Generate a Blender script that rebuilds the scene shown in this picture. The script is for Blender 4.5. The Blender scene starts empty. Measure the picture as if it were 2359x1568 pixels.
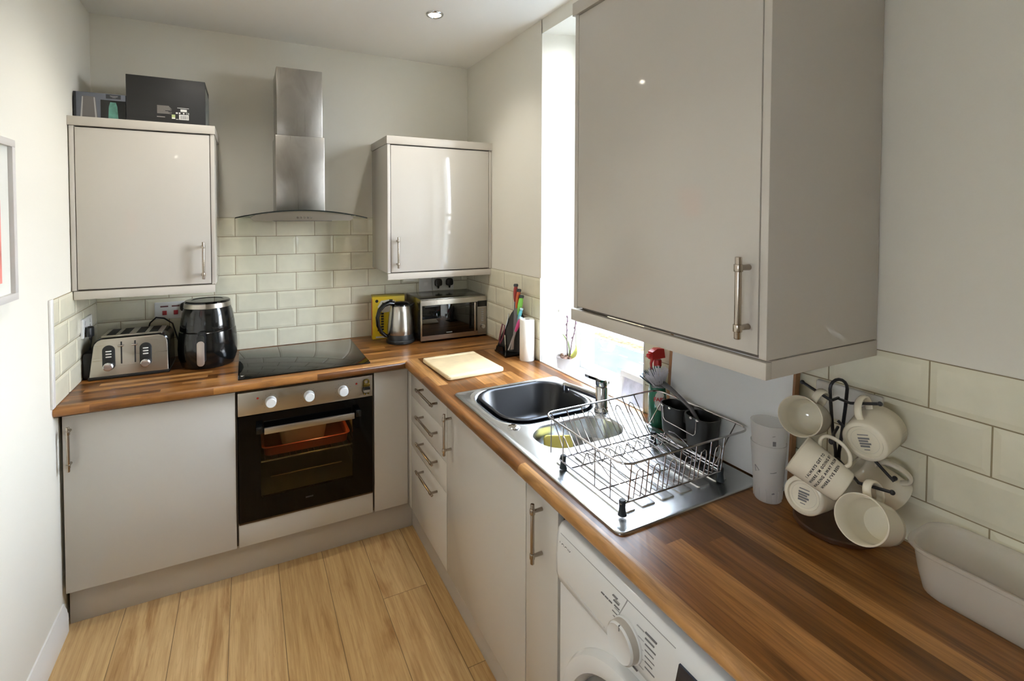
import bpy, bmesh, math, random
from mathutils import Vector, Matrix
V = Vector
random.seed(7)
SC = bpy.context.scene
COL = SC.collection
PI = math.pi

# ------------------------------------------------------------------ colours and materials
def lin(c):
    return tuple(((v / 255) / 12.92 if v / 255 <= 0.04045 else ((v / 255 + 0.055) / 1.055) ** 2.4) for v in c) + (1.0,)

class NT:
    """small helper around a node tree"""
    def __init__(s, mat):
        s.t = mat.node_tree; s.n = s.t.nodes; s.l = s.t.links
    def node(s, typ, **kw):
        n = s.n.new(typ)
        for k, v in kw.items(): setattr(n, k, v)
        return n
    def put(s, sock, val):
        if hasattr(val, 'links') or hasattr(val, 'is_output'): s.l.new(val, sock)
        else: sock.default_value = val
    def m(s, op, a, b=0.0, c=0.0):
        n = s.node('ShaderNodeMath', operation=op)
        s.put(n.inputs[0], a); s.put(n.inputs[1], b); s.put(n.inputs[2], c)
        return n.outputs[0]
    def xyz(s, coord='Object'):
        tc = s.node('ShaderNodeTexCoord'); sp = s.node('ShaderNodeSeparateXYZ')
        s.l.new(tc.outputs[coord], sp.inputs[0]); return sp.outputs
    def comb(s, x, y, z=0.0):
        n = s.node('ShaderNodeCombineXYZ')
        s.put(n.inputs[0], x); s.put(n.inputs[1], y); s.put(n.inputs[2], z); return n.outputs[0]
    def white(s, vec):
        n = s.node('ShaderNodeTexWhiteNoise', noise_dimensions='3D'); s.l.new(vec, n.inputs['Vector']); return n.outputs['Value']
    def noise(s, vec, scale=1.0, detail=3.0, rough=0.5, dist=0.0):
        n = s.node('ShaderNodeTexNoise'); s.l.new(vec, n.inputs['Vector'])
        n.inputs['Scale'].default_value = scale; n.inputs['Detail'].default_value = detail
        n.inputs['Roughness'].default_value = rough; n.inputs['Distortion'].default_value = dist
        return n.outputs['Fac']
    def ramp(s, fac, stops):
        n = s.node('ShaderNodeValToRGB'); s.l.new(fac, n.inputs[0]); e = n.color_ramp.elements
        while len(e) < len(stops): e.new(0.5)
        for el, (p, c) in zip(e, stops): el.position = p; el.color = lin(c)
        return n.outputs[0]
    def mix(s, fac, a, b, blend='MIX'):
        n = s.node('ShaderNodeMix', data_type='RGBA', blend_type=blend)
        s.put(n.inputs[0], fac); s.put(n.inputs[6], a); s.put(n.inputs[7], b); return n.outputs[2]

MATS = {}
def pbr(name, col, rough=0.5, metal=0.0, spec=0.5, coat=0.0, emit=None, estr=0.0, trans=0.0, aniso=0.0, bump=0.0, bscale=200.0, var=0.0, vscale=6.0):
    if name in MATS: return MATS[name]
    m = bpy.data.materials.new(name); m.use_nodes = True
    b = m.node_tree.nodes['Principled BSDF']
    b.inputs['Base Color'].default_value = lin(col)
    b.inputs['Roughness'].default_value = rough; b.inputs['Metallic'].default_value = metal
    b.inputs['Specular IOR Level'].default_value = spec; b.inputs['Coat Weight'].default_value = coat
    b.inputs['Coat Roughness'].default_value = 0.05; b.inputs['Transmission Weight'].default_value = trans
    if aniso: b.inputs['Anisotropic'].default_value = aniso
    if emit: b.inputs['Emission Color'].default_value = lin(emit); b.inputs['Emission Strength'].default_value = estr
    t = NT(m)
    if bump or var:
        tc = t.node('ShaderNodeTexCoord').outputs['Object']
    if bump:
        bn = t.node('ShaderNodeBump'); bn.inputs['Strength'].default_value = bump; bn.inputs['Distance'].default_value = 0.001
        t.l.new(t.noise(tc, bscale, 2), bn.inputs['Height']); t.l.new(bn.outputs[0], b.inputs['Normal'])
    if var:
        f = t.noise(tc, vscale, 3); d = tuple(max(0, c * (1 - var)) for c in col); u = tuple(min(255, c * (1 + var)) for c in col)
        t.l.new(t.ramp(f, [(0.3, d), (0.7, u)]), b.inputs['Base Color'])
    MATS[name] = m
    return m

def thin_glass(name, tint=(255, 255, 255), gloss=1.0):
    """thin pane: clear with fresnel reflection"""
    if name in MATS: return MATS[name]
    m = bpy.data.materials.new(name); m.use_nodes = True; t = NT(m); t.n.remove(t.n['Principled BSDF'])
    tr = t.node('ShaderNodeBsdfTransparent'); tr.inputs[0].default_value = lin(tint)
    gl = t.node('ShaderNodeBsdfGlossy'); gl.inputs['Roughness'].default_value = 0.02
    fr = t.node('ShaderNodeFresnel'); fr.inputs[0].default_value = 1.5
    mx = t.node('ShaderNodeMixShader'); ge = t.node('ShaderNodeNewGeometry'); t.l.new(t.m('MULTIPLY', t.m('MULTIPLY', fr.outputs[0], gloss), t.m('SUBTRACT', 1.0, ge.outputs['Backfacing'])), mx.inputs[0])
    t.l.new(tr.outputs[0], mx.inputs[1]); t.l.new(gl.outputs[0], mx.inputs[2])
    t.l.new(mx.outputs[0], t.n['Material Output'].inputs[0]); MATS[name] = m
    return m

def frosted(name, col, clear=0.4, rough=0.3):
    """milky plastic: part see-through, part scattering"""
    m = bpy.data.materials.new(name); m.use_nodes = True; t = NT(m); b = t.n['Principled BSDF']
    b.inputs['Base Color'].default_value = lin(col); b.inputs['Roughness'].default_value = rough
    tr = t.node('ShaderNodeBsdfTransparent'); tl = t.node('ShaderNodeBsdfTranslucent'); tl.inputs[0].default_value = lin(col)
    m1 = t.node('ShaderNodeMixShader'); m1.inputs[0].default_value = 0.45
    t.l.new(b.outputs[0], m1.inputs[1]); t.l.new(tl.outputs[0], m1.inputs[2])
    m2 = t.node('ShaderNodeMixShader'); m2.inputs[0].default_value = clear
    t.l.new(m1.outputs[0], m2.inputs[1]); t.l.new(tr.outputs[0], m2.inputs[2])
    t.l.new(m2.outputs[0], t.n['Material Output'].inputs[0]); return m

def butcher(name, along, stave=0.043, length=0.62, seed=0.0):
    """block worktop: staves of random length and colour running along axis `along`"""
    m = bpy.data.materials.new(name); m.use_nodes = True; t = NT(m); b = t.n['Principled BSDF']
    o = t.xyz(); u, v = (o[0], o[1]) if along == 'x' else (o[1], o[0])
    row = t.m('FLOOR', t.m('DIVIDE', t.m('ADD', v, 10.003 + seed), stave))
    off = t.white(t.comb(row, 3.1 + seed))
    lrow = t.m('MULTIPLY_ADD', t.white(t.comb(row, 9.7 + seed)), 0.35, length - 0.12)
    pos = t.m('DIVIDE', t.m('ADD', t.m('ADD', u, 20.0), t.m('MULTIPLY', off, 3.0)), lrow)
    seg = t.m('FLOOR', pos)
    r1 = t.white(t.comb(row, seg, seed))
    base = t.ramp(r1, [(0.0, (92, 54, 22)), (0.25, (128, 82, 38)), (0.55, (152, 101, 52)), (0.8, (174, 120, 64)), (1.0, (198, 148, 90))])
    gv = t.comb(t.m('ADD', t.m('MULTIPLY', u, 7.0), t.m('MULTIPLY', r1, 40.0)), t.m('MULTIPLY', v, 130.0), r1)
    g = t.noise(gv, 1.0, 5, 0.6, 0.6)
    gc = t.ramp(g, [(0.3, (150, 140, 130)), (0.62, (255, 255, 255))])
    wv = t.comb(t.m('MULTIPLY', u, 2.2), t.m('MULTIPLY', v, 22.0), t.m('MULTIPLY', r1, 9.0))
    g2 = t.ramp(t.noise(wv, 1.0, 3, 0.5, 1.5), [(0.3, (205, 200, 195)), (0.7, (255, 255, 255))])
    c = t.mix(0.75, base, gc, 'MULTIPLY'); c = t.mix(0.8, c, g2, 'MULTIPLY')
    t.l.new(c, b.inputs['Base Color']); b.inputs['Roughness'].default_value = 0.3
    b.inputs['Specular IOR Level'].default_value = 0.45
    MATS[name] = m; return m

def oak_floor(name):
    m = bpy.data.materials.new(name); m.use_nodes = True; t = NT(m); b = t.n['Principled BSDF']
    o = t.xyz(); x, y = o[0], o[1]; W = 0.1945
    px = t.m('DIVIDE', t.m('ADD', x, 10 * W - 0.193), W); row = t.m('FLOOR', px); fx = t.m('FRACT', px)
    sh = t.m('ADD', t.m('MULTIPLY', t.m('COMPARE', row, 15.0, 0.1), 0.645), t.m('MULTIPLY', t.m('COMPARE', row, 16.0, 0.1), 1.10))
    py = t.m('DIVIDE', t.m('ADD', t.m('ADD', y, 12.9 + 0.30), sh), 1.29); fy = t.m('FRACT', py); seg = t.m('FLOOR', py)
    r = t.white(t.comb(row, seg)); r2 = t.white(t.comb(row, seg, 5.0))
    base = t.ramp(r, [(0.0, (196, 163, 112)), (0.5, (204, 173, 124)), (1.0, (213, 183, 136))])
    gv = t.comb(t.m('MULTIPLY', x, 70.0), t.m('ADD', t.m('MULTIPLY', y, 2.6), t.m('MULTIPLY', r, 50.0)), t.m('MULTIPLY', r2, 20.0))
    g = t.ramp(t.noise(gv, 1.0, 6, 0.65, 0.4), [(0.28, (206, 192, 174)), (0.6, (255, 255, 255))])
    kv = t.comb(t.m('MULTIPLY', x, 9.0), t.m('ADD', t.m('MULTIPLY', y, 1.6), t.m('MULTIPLY', r, 30.0)), r2)
    k = t.ramp(t.noise(kv, 1.0, 4, 0.55, 1.2), [(0.28, (186, 152, 112)), (0.46, (246, 240, 232)), (0.75, (255, 252, 246))])
    wv = t.comb(t.m('MULTIPLY', x, 26.0), t.m('ADD', t.m('MULTIPLY', y, 1.1), t.m('MULTIPLY', r, 13.0)), t.m('MULTIPLY', r2, 7.0))
    wn = t.noise(wv, 1.0, 2, 0.5, 2.5)
    wr = t.ramp(t.m('FRACT', t.m('MULTIPLY', wn, 7.0)), [(0.0, (226, 214, 198)), (0.35, (255, 255, 255)), (1.0, (250, 247, 242))])
    c = t.mix(0.85, base, g, 'MULTIPLY'); c = t.mix(0.75, c, k, 'MULTIPLY'); c = t.mix(0.5, c, wr, 'MULTIPLY')
    e1 = t.m('LESS_THAN', fx, 0.013); e2 = t.m('LESS_THAN', fy, 0.0018); e = t.m('MAXIMUM', e1, e2)
    c = t.mix(t.m('MULTIPLY', e, 0.75), c, lin((70, 52, 30)))
    t.l.new(c, b.inputs['Base Color']); b.inputs['Roughness'].default_value = 0.42; b.inputs['Specular IOR Level'].default_value = 0.35
    MATS[name] = m; return m

def brushed(name, col=(190, 188, 184), rough=0.28, axis='x', amt=0.12):
    m = bpy.data.materials.new(name); m.use_nodes = True; t = NT(m); b = t.n['Principled BSDF']
    b.inputs['Base Color'].default_value = lin(col); b.inputs['Metallic'].default_value = 1.0
    o = t.xyz(); s = {'x': (3, 400, 400), 'y': (400, 3, 400), 'z': (400, 400, 3)}[axis]
    n = t.noise(t.comb(t.m('MULTIPLY', o[0], s[0]), t.m('MULTIPLY', o[1], s[1]), t.m('MULTIPLY', o[2], s[2])), 1.0, 2)
    t.l.new(t.m('MULTIPLY_ADD', n, amt, rough - amt / 2), b.inputs['Roughness'])
    MATS[name] = m; return m

def smudged_steel(name, axis='z'):
    """brushed steel with cloudy wipe marks"""
    m = brushed(name, (178, 176, 170), 0.3, axis); t = NT(m); b = t.n['Principled BSDF']; o = t.xyz()
    n = t.noise(t.comb(t.m('MULTIPLY', o[0], 9.0), t.m('MULTIPLY', o[1], 9.0), t.m('MULTIPLY', o[2], 4.0)), 1.0, 4, 0.55, 0.8)
    t.l.new(t.ramp(n, [(0.35, (164, 160, 154)), (0.7, (186, 184, 180))]), b.inputs['Base Color']); return m

WALL = pbr('wall_paint', (229, 226, 215), 0.75, spec=0.25, bump=0.12, bscale=260)
CEIL = pbr('ceiling_paint', (242, 240, 234), 0.85, spec=0.2)
TRIMW = pbr('white_gloss_paint', (233, 232, 228), 0.3)
TILE = pbr('cream_glazed_tile', (226, 222, 200), 0.09, spec=0.55, var=0.02, vscale=14)
GROUT = pbr('grout', (150, 138, 110), 0.9, spec=0.1)
CAB = pbr('gloss_greige_laminate', (197, 192, 183), 0.07, spec=0.5)
CABE = pbr('cabinet_edge_laminate', (196, 190, 180), 0.25)
CARC = pbr('carcass_board', (112, 104, 96), 0.5)  # darkened so the door gaps carry their shade in this colour
PLINTH = pbr('plinth_board', (188, 180, 168), 0.4)
STEELH = brushed('handle_steel', (172, 162, 150), 0.22, 'z')
STEEL = brushed('panel_steel', (186, 180, 170), 0.3, 'x')
STEELZ = smudged_steel('chimney_steel')
SINKM = pbr('sink_steel', (208, 211, 213), 0.27, 1.0)
CHROME = pbr('chrome_wire', (190, 188, 190), 0.16, 1.0)
CHROME2 = pbr('polished_chrome', (205, 206, 208), 0.08, 1.0)
BLACKG = pbr('black_glass', (8, 9, 9), 0.03, spec=0.6)
BLACKP = pbr('gloss_black_plastic', (12, 14, 15), 0.12, spec=0.55)
BLACKM = pbr('matt_black_plastic', (22, 24, 25), 0.45)
DARKG = pbr('dark_gap', (30, 26, 22), 0.9, spec=0.05)
WHITEP = pbr('white_plastic', (228, 228, 224), 0.3)
WHITEA = pbr('white_enamel', (226, 227, 226), 0.16)
GREYP = pbr('grey_plastic', (150, 152, 152), 0.35)
INK = pbr('black_ink', (28, 28, 30), 0.7)
GINK = pbr('grey_ink', (120, 120, 122), 0.7)
WOODX = butcher('worktop_wood_across', 'x', 0.0325, 0.5, 0.0)
WOODY = butcher('worktop_wood_along', 'y', 0.0465, 0.95, 1.37)
FLOORM = oak_floor('oak_plank_floor')
BLACKD = pbr('oven_black_glass', (6, 6, 6), 0.05, spec=0.2)
CERAM = pbr('cream_ceramic', (226, 219, 200), 0.12, spec=0.5)

# ------------------------------------------------------------------ mesh builder
def rrect(cx, cy, hx, hy, r, n=6):
    out = []
    for k, (sx, sy) in enumerate(((1, 1), (-1, 1), (-1, -1), (1, -1))):
        for i in range(n + 1):
            a = PI / 2 * k + PI / 2 * i / n
            out.append((cx + sx * (hx - r) + r * math.cos(a), cy + sy * (hy - r) + r * math.sin(a)))
    return out

class MB:
    def __init__(s): s.bm = bmesh.new()
    def add(s, vs, fs):
        b = [s.bm.verts.new(v) for v in vs]
        for f in fs:
            try: s.bm.faces.new([b[i] for i in f])
            except ValueError: pass
        return b
    def box(s, x0, x1, y0, y1, z0, z1, bev=0.0, seg=2, M=None):
        r = bmesh.ops.create_cube(s.bm, size=1.0); vs = r['verts']
        for v in vs:
            v.co = V((x0 + (v.co.x + .5) * (x1 - x0), y0 + (v.co.y + .5) * (y1 - y0), z0 + (v.co.z + .5) * (z1 - z0)))
        if bev:
            es = list({e for v in vs for e in v.link_edges})
            g = bmesh.ops.bevel(s.bm, geom=es, offset=bev, segments=seg, profile=0.5, affect='EDGES')
            vs = list({v for f in g['faces'] for v in f.verts} | {v for v in vs if v.is_valid})
        if M is not None:
            for v in vs: v.co = M @ v.co
        return s
    def loft(s, *a, **k): s.lofts(*a, **k); return s
    def lofts(s, rings, cap0=True, cap1=True, closed=True):
        R = [[s.bm.verts.new(p) for p in ring] for ring in rings]
        n = len(R[0])
        for a, b in zip(R, R[1:]):
            for i in range(n if closed else n - 1):
                j = (i + 1) % n
                try: s.bm.faces.new((a[i], a[j], b[j], b[i]))
                except ValueError: pass
        if cap0: s.bm.faces.new(R[0][::-1])
        if cap1: s.bm.faces.new(R[-1])
        return R
    def ring(s, c, ax, r, n, r2=None, ref=None):
        ax = V(ax).normalized(); ref = V(ref) if ref else (V((0, 0, 1)) if abs(ax.z) < .9 else V((1, 0, 0)))
        a = ref.cross(ax).normalized(); b = ax.cross(a)
        return [V(c) + a * (r * math.cos(2 * PI * i / n)) + b * ((r2 or r) * math.sin(2 * PI * i / n)) for i in range(n)]
    def cyl(s, p0, p1, r0, r1=None, n=20, cap=True):
        p0, p1 = V(p0), V(p1); ax = p1 - p0
        s.loft([s.ring(p0, ax, r0, n), s.ring(p1, ax, r0 if r1 is None else r1, n)], cap, cap); return s
    def rcyl(s, p0, p1, r, bev, n=24):
        """cylinder with rounded ends"""
        p0, p1 = V(p0), V(p1); ax = (p1 - p0).normalized()
        rings = [s.ring(p0 + ax * bev * (1 - math.cos(a)), ax, r - bev + bev * math.sin(a), n) for a in (0.0, PI / 6, PI / 3, PI / 2)]
        rings += [s.ring(p1 - ax * bev * (1 - math.cos(a)), ax, r - bev + bev * math.sin(a), n) for a in (PI / 2, PI / 3, PI / 6, 0.0)]
        s.loft(rings); return s
    def tube(s, pts, r, n=8, closed=False, r2=None):
        pts = [V(p) for p in pts]; m = len(pts); rs = r if isinstance(r, (list, tuple)) else [r] * m
        tang = []
        for i in range(m):
            a = pts[(i - 1) % m] if (closed or i > 0) else pts[i]; b = pts[(i + 1) % m] if (closed or i < m - 1) else pts[i]
            d = b - a; tang.append(d.normalized() if d.length > 1e-9 else V((0, 0, 1)))
        up = V((0, 0, 1)) if abs(tang[0].z) < .9 else V((1, 0, 0)); rings = []
        for i in range(m):
            t = tang[i]; a = up - t * up.dot(t)
            if a.length < 1e-6: a = t.orthogonal()
            a.normalize(); up = a; b = t.cross(a); q = rs[i]; q2 = (q if r2 is None else r2 * q / max(rs))
            rings.append([pts[i] + a * (q * math.cos(2 * PI * k / n)) + b * (q2 * math.sin(2 * PI * k / n)) for k in range(n)])
        if closed:
            rings.append(rings[0]); R = [[s.bm.verts.new(p) for p in g] for g in rings[:-1]]; R.append(R[0])
            for a, b in zip(R, R[1:]):
                for k in range(n):
                    j = (k + 1) % n
                    try: s.bm.faces.new((a[k], a[j], b[j], b[k]))
                    except ValueError: pass
        else: s.loft(rings)
        return s
    def lathe(s, prof, c=(0, 0, 0), ax=(0, 0, 1), n=32, sx=1.0, sy=1.0):
        """profile [(r, h)] turned about ax through c"""
        c = V(c); ax = V(ax).normalized(); rings = []; cap = [False, False]
        for k, (r, h) in enumerate(prof):
            rr = max(r, 1e-5); ring = s.ring((0, 0, 0), ax, rr, n)
            rings.append([V((p.x * sx, p.y * sy, p.z)) + c + ax * h for p in ring])
        loop = tuple(prof[0]) == tuple(prof[-1]); s.loft(rings, prof[0][0] > 1e-6 and not loop, prof[-1][0] > 1e-6 and not loop); bmesh.ops.remove_doubles(s.bm, verts=s.bm.verts, dist=1e-5); return s
    def prism(s, poly, f0, f1):
        """poly of 2D points; f0, f1 turn a point into the two end positions"""
        s.loft([[V(f0(*p)) for p in poly], [V(f1(*p)) for p in poly]]); return s
    def sphere(s, c, r, n=16, sc=(1, 1, 1)):
        m = Matrix.Translation(V(c)) @ Matrix.Diagonal((*sc, 1)); bmesh.ops.create_uvsphere(s.bm, u_segments=n, v_segments=max(6, n // 2), radius=r, matrix=m); return s
    def quad(s, *p): s.add([V(q) for q in p], [list(range(len(p)))]); return s
    def xf(s, M):
        for v in s.bm.verts: v.co = M @ v.co
        return s
    def text(s, txt, size, M, ext=0.0002, align='CENTER', space=1.0, bold=0.0):
        cu = bpy.data.curves.new('t', 'FONT'); cu.body = txt; cu.size = size; cu.extrude = ext; cu.align_x = align; cu.align_y = 'CENTER'
        cu.space_character = space; cu.offset = bold; cu.resolution_u = 3
        ob = bpy.data.objects.new('t', cu); COL.objects.link(ob); bpy.context.view_layer.update()
        me = bpy.data.meshes.new_from_object(ob.evaluated_get(bpy.context.evaluated_depsgraph_get()))
        me.transform(M); s.bm.from_mesh(me); bpy.data.meshes.remove(me); bpy.data.objects.remove(ob); bpy.data.curves.remove(cu); return s

def frame(o, x, y):
    """matrix with origin o, local x and y along given directions"""
    x = V(x).normalized(); z = x.cross(V(y)).normalized(); y = z.cross(x)
    return Matrix(((x.x, y.x, z.x, o[0]), (x.y, y.y, z.y, o[1]), (x.z, y.z, z.z, o[2]), (0, 0, 0, 1)))

def obj(name, mb, mat, parent=None, label=None, ang=38, world=True, recalc=True):
    """links a mesh builder as ONE mesh object; world=True: builder is in world space"""
    me = bpy.data.meshes.new(name)
    if recalc: bmesh.ops.recalc_face_normals(mb.bm, faces=mb.bm.faces)
    base = V((0, 0, 0)); p = parent
    while p is not None: base = base + p.location; p = p.parent
    if world and parent is not None:
        for v in mb.bm.verts: v.co -= base
    mb.bm.to_mesh(me); mb.bm.free()
    for pl in me.polygons: pl.use_smooth = True
    me.set_sharp_from_angle(angle=math.radians(ang))
    for m in (mat if isinstance(mat, (list, tuple)) else [mat]): me.materials.append(m)
    o = bpy.data.objects.new(name, me); COL.objects.link(o)
    if parent is not None: o.parent = parent
    if label: o['label'] = label
    return o

def tag(o, label, cat, group=None):
    o['label'] = label; o['category'] = cat
    if group: o['group'] = group
    return o

def thing(name, label, cat, loc=(0, 0, 0), group=None):
    o = bpy.data.objects.new(name, None); COL.objects.link(o); o.location = loc; o.empty_display_size = 0.05
    return tag(o, label, cat, group)

def struct(name, mb, mat, parent=None, label=None, ang=38):
    o = obj(name, mb, mat, parent, label, ang)
    if parent is None: o['kind'] = 'structure'
    return o

def bar_handle(parent, p0, p1, out, name='handle', label=None, r=0.0058):
    """steel bar with two collars and two posts; out = direction away from the door, p0/p1 on the bar axis"""
    p0, p1, out = V(p0), V(p1), V(out).normalized(); d = p1 - p0; L = d.length; u = d / L
    mb = MB(); mb.rcyl(p0, p1, r, 0.0015, 18)
    for f in (0.022, L - 0.022):
        c = p0 + u * f; mb.rcyl(c - u * 0.0075, c + u * 0.0075, r * 1.32, 0.0012, 18)
        mb.cyl(c, c - out * 0.0315, r * 0.8, r * 0.95, 14)
    return obj(name, mb, STEELH, parent, label)

# ------------------------------------------------------------------ room shell
XR, H, YF = 1.974, 2.605, -4.6
WT = 0.91                                              # worktop height
struct('floor', MB().box(-0.1, 2.3, YF, 0.1, -0.1, 0.0), FLOORM)
struct('ceiling', MB().box(-0.1, 2.3, YF, 0.1, H, H + 0.1), CEIL)
struct('wall_back', MB().box(-0.1, 2.3, 0.0, 0.1, 0, H), WALL)
LW0, LW1, LZ0, LZ1 = -3.45, -2.95, 1.3, 1.65      # added opening out of view in the left wall, for fill daylight
struct('wall_left', MB().box(-0.1, 0.0, LW1, 0.0, 0, H).box(-0.1, 0.0, YF, LW0, 0, H).box(-0.1, 0.0, LW0, LW1, 0, LZ0).box(-0.1, 0.0, LW0, LW1, LZ1, H), WALL)
struct('wall_front', MB().box(-0.1, 2.3, YF - 0.1, YF, 0, H), WALL)
WY0, WY1, SILL, HEAD = -0.912, -1.634, 0.85, 2.535
mb = MB()
mb.prism([(XR, 0.0), (XR, WY0), (2.15, -0.962), (2.27, -0.962), (2.27, 0.0)], lambda x, y: (x, y, 0), lambda x, y: (x, y, H))
mb.prism([(XR, YF), (2.27, YF), (2.27, -1.62), (2.15, -1.62), (XR, WY1)], lambda x, y: (x, y, 0), lambda x, y: (x, y, H))
mb.box(XR, 2.27, -1.64, -0.905, 0, SILL - 0.012)
mb.box(XR, 2.27, -1.64, -0.905, HEAD, H)
struct('wall_right', mb, WALL)

# glazed metro tiles: bevelled slabs on a grout bed, one mesh per wall
def tiling(name, P, n, u0, u1, z0, z1, ztop, phase, out=None):
    """P(u, z, d) gives the point at depth d in front of the wall; phase = u of a joint in the top row"""
    mb = MB(); bx, bz, g, ins = 0.203, 0.103, 0.0015, 0.012
    ring = lambda a, b, c, d, dep: [P(a, c, dep), P(b, c, dep), P(b, d, dep), P(a, d, dep)]
    r = 0
    while ztop - r * bz > z0 + 0.004:
        za, zb = ztop - (r + 1) * bz + g, ztop - r * bz - g
        ph = phase + (0 if r % 2 == 0 else bx / 2); k0 = math.floor((u0 - ph) / bx) - 1
        for k in range(k0, k0 + int((u1 - u0) / bx) + 4):
            a, b = ph + k * bx + g, ph + (k + 1) * bx - g
            c, d = max(a, u0), min(b, u1); e, f = max(za, z0), min(zb, z1)
            if d - c < 0.004 or f - e < 0.004: continue
            i = [c + (ins if c == a else 0), d - (ins if d == b else 0), e + (ins if e == za else 0), f - (ins if f == zb else 0)]
            if i[1] - i[0] < 0.002: i[0], i[1] = c + (d - c) * .4, c + (d - c) * .6
            if i[3] - i[2] < 0.002: i[2], i[3] = e + (f - e) * .4, e + (f - e) * .6
            mb.loft([ring(c, d, e, f, 0.001), ring(c, d, e, f, 0.0045), ring(*i, 0.0068)], True, True)
        r += 1
    t = struct(name, mb, TILE, ang=5)
    gb = MB(); gb.loft([ring(u0, u1, z0, z1, 0.0002), ring(u0, u1, z0, z1, 0.0036)])
    obj('grout', gb, GROUT, t)
    return t
PB = lambda u, z, d: (u, -d, z)
PR = lambda u, z, d: (XR - d, u, z)
PL = lambda u, z, d: (d, u, z)
ZB, ZR, ZL = 1.6275, 1.327, 1.3175
tiling('trim_1', PB, 1, 0.531, 1.372, WT + .002, ZB, ZB, 0.607)
tiling('trim_2', PB, 1, 0.007, 0.531, WT + .002, ZB - .3, ZB, 0.607)
tiling('trim_3', PB, 1, 1.372, XR - .007, WT + .002, ZB - .3, ZB, 0.607)
tiling('trim_4', PR, 1, WY0, -.001, WT + .002, ZR, ZR, -0.526)
tiling('trim_5', PR, 1, -4.0, WY1, WT + .002, ZR, ZR, -2.472)
tiling('trim_6', PL, 1, -0.604, -.001, WT + .002, ZL, ZL, -0.533)
struct('trim_7', MB().box(0.0, 0.009, -0.634, -0.604, WT + .001, ZL + .004, 0.002), TRIMW)
struct('trim_8', MB().box(XR - .008, XR, WY1, WY1 + .006, WT + .001, ZR + .002, 0.001).box(XR - .008, XR, WY0 - .006, WY0, WT + .001, ZR + .002, 0.001), TRIMW)
# skirting on the left wall
mb = MB(); prof = [(0, 0), (0.018, 0), (0.018, 0.07), (0.014, 0.078), (0.014, 0.088), (0.008, 0.1), (0.006, 0.115), (0, 0.115)]
mb.prism(prof, lambda x, z: (x, YF, z), lambda x, z: (x, -0.553, z))
struct('baseboard_left', mb, TRIMW)

# ------------------------------------------------------------------ window
win = bpy.data.objects.new('window_1', None); COL.objects.link(win); win.location = (2.16, -1.3, SILL); win['kind'] = 'structure'
UPVC = pbr('white_window_frame', (232, 236, 236), 0.25)
def rect_frame(mb, x0, x1, y0, y1, z0, z1, w):
    mb.box(x0, x1, y0, y0 + w, z0, z1, .003); mb.box(x0, x1, y1 - w, y1, z0, z1, .003)
    mb.box(x0, x1, y0 + w, y1 - w, z0, z0 + w, .003); mb.box(x0, x1, y0 + w, y1 - w, z1 - w, z1, .003)
mb = MB(); rect_frame(mb, 2.15, 2.215, -1.622, -0.960, SILL, HEAD, 0.03)
obj('frame', mb, UPVC, win)
mb = MB(); rect_frame(mb, 2.158, 2.20, -1.592, -0.990, SILL + .03, 1.62, 0.026); rect_frame(mb, 2.158, 2.20, -1.592, -0.990, 1.6, HEAD - .03, 0.034)
obj('sash', mb, UPVC, win)
obj('pane', MB().box(2.176, 2.180, -1.57, -1.012, SILL + .05, HEAD - .06), thin_glass('window_glass'), win)
mb = MB(); mb.prism([(XR + .012, WY0 + .004), (XR + .012, WY1 - .004), (2.15, -1.62), (2.15, -0.962)], lambda x, y: (x, y, SILL - .012), lambda x, y: (x, y, SILL))
obj('sill', mb, TRIMW, win)
struct('trim_9', MB().box(XR - .004, XR + .012, -1.632, -0.914, 0.86, WT + .004, .002), TRIMW)
mb = MB(); mb.prism([(XR + .004, WY0 - .0035), (2.148, -0.9635), (2.148, -0.960), (XR + .004, WY0)], lambda x, y: (x, y, SILL), lambda x, y: (x, y, 1.129))
struct('trim_10', mb, TRIMW)
fill_win = bpy.data.objects.new('added_fill_window', None); COL.objects.link(fill_win); fill_win.location = (-0.06, -3.2, LZ0); fill_win['kind'] = 'structure'  # unseen window added to throw daylight onto the right wall
mb = MB(); rect_frame(mb, -0.09, -0.03, LW0, LW1, LZ0, LZ1, 0.05); obj('frame', mb, UPVC, fill_win)
obj('pane', MB().box(-0.062, -0.058, LW0 + .045, LW1 - .045, LZ0 + .045, LZ1 - .045), thin_glass('window_glass'), fill_win)
w = tag(obj('curtain_wire', MB().cyl((2.13, -0.958, 1.067), (2.13, -1.622, 1.067), 0.0022, n=10), WHITEP), 'thin white net curtain wire stretched across the window recess', 'curtain wire')
hk = thing('wall_hook', 'small clear plastic hook stuck on the window reveal above the orchid', 'hook', (2.08, -0.947, 1.165))
obj('plate', MB().box(2.062, 2.102, -0.948, -0.943, 1.157, 1.173, .002), WHITEP, hk)
obj('hook_arm', MB().tube([(2.082, -0.948, 1.165), (2.082, -0.968, 1.163), (2.082, -0.974, 1.169), (2.082, -0.975, 1.178)], 0.003), WHITEP, hk)

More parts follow.
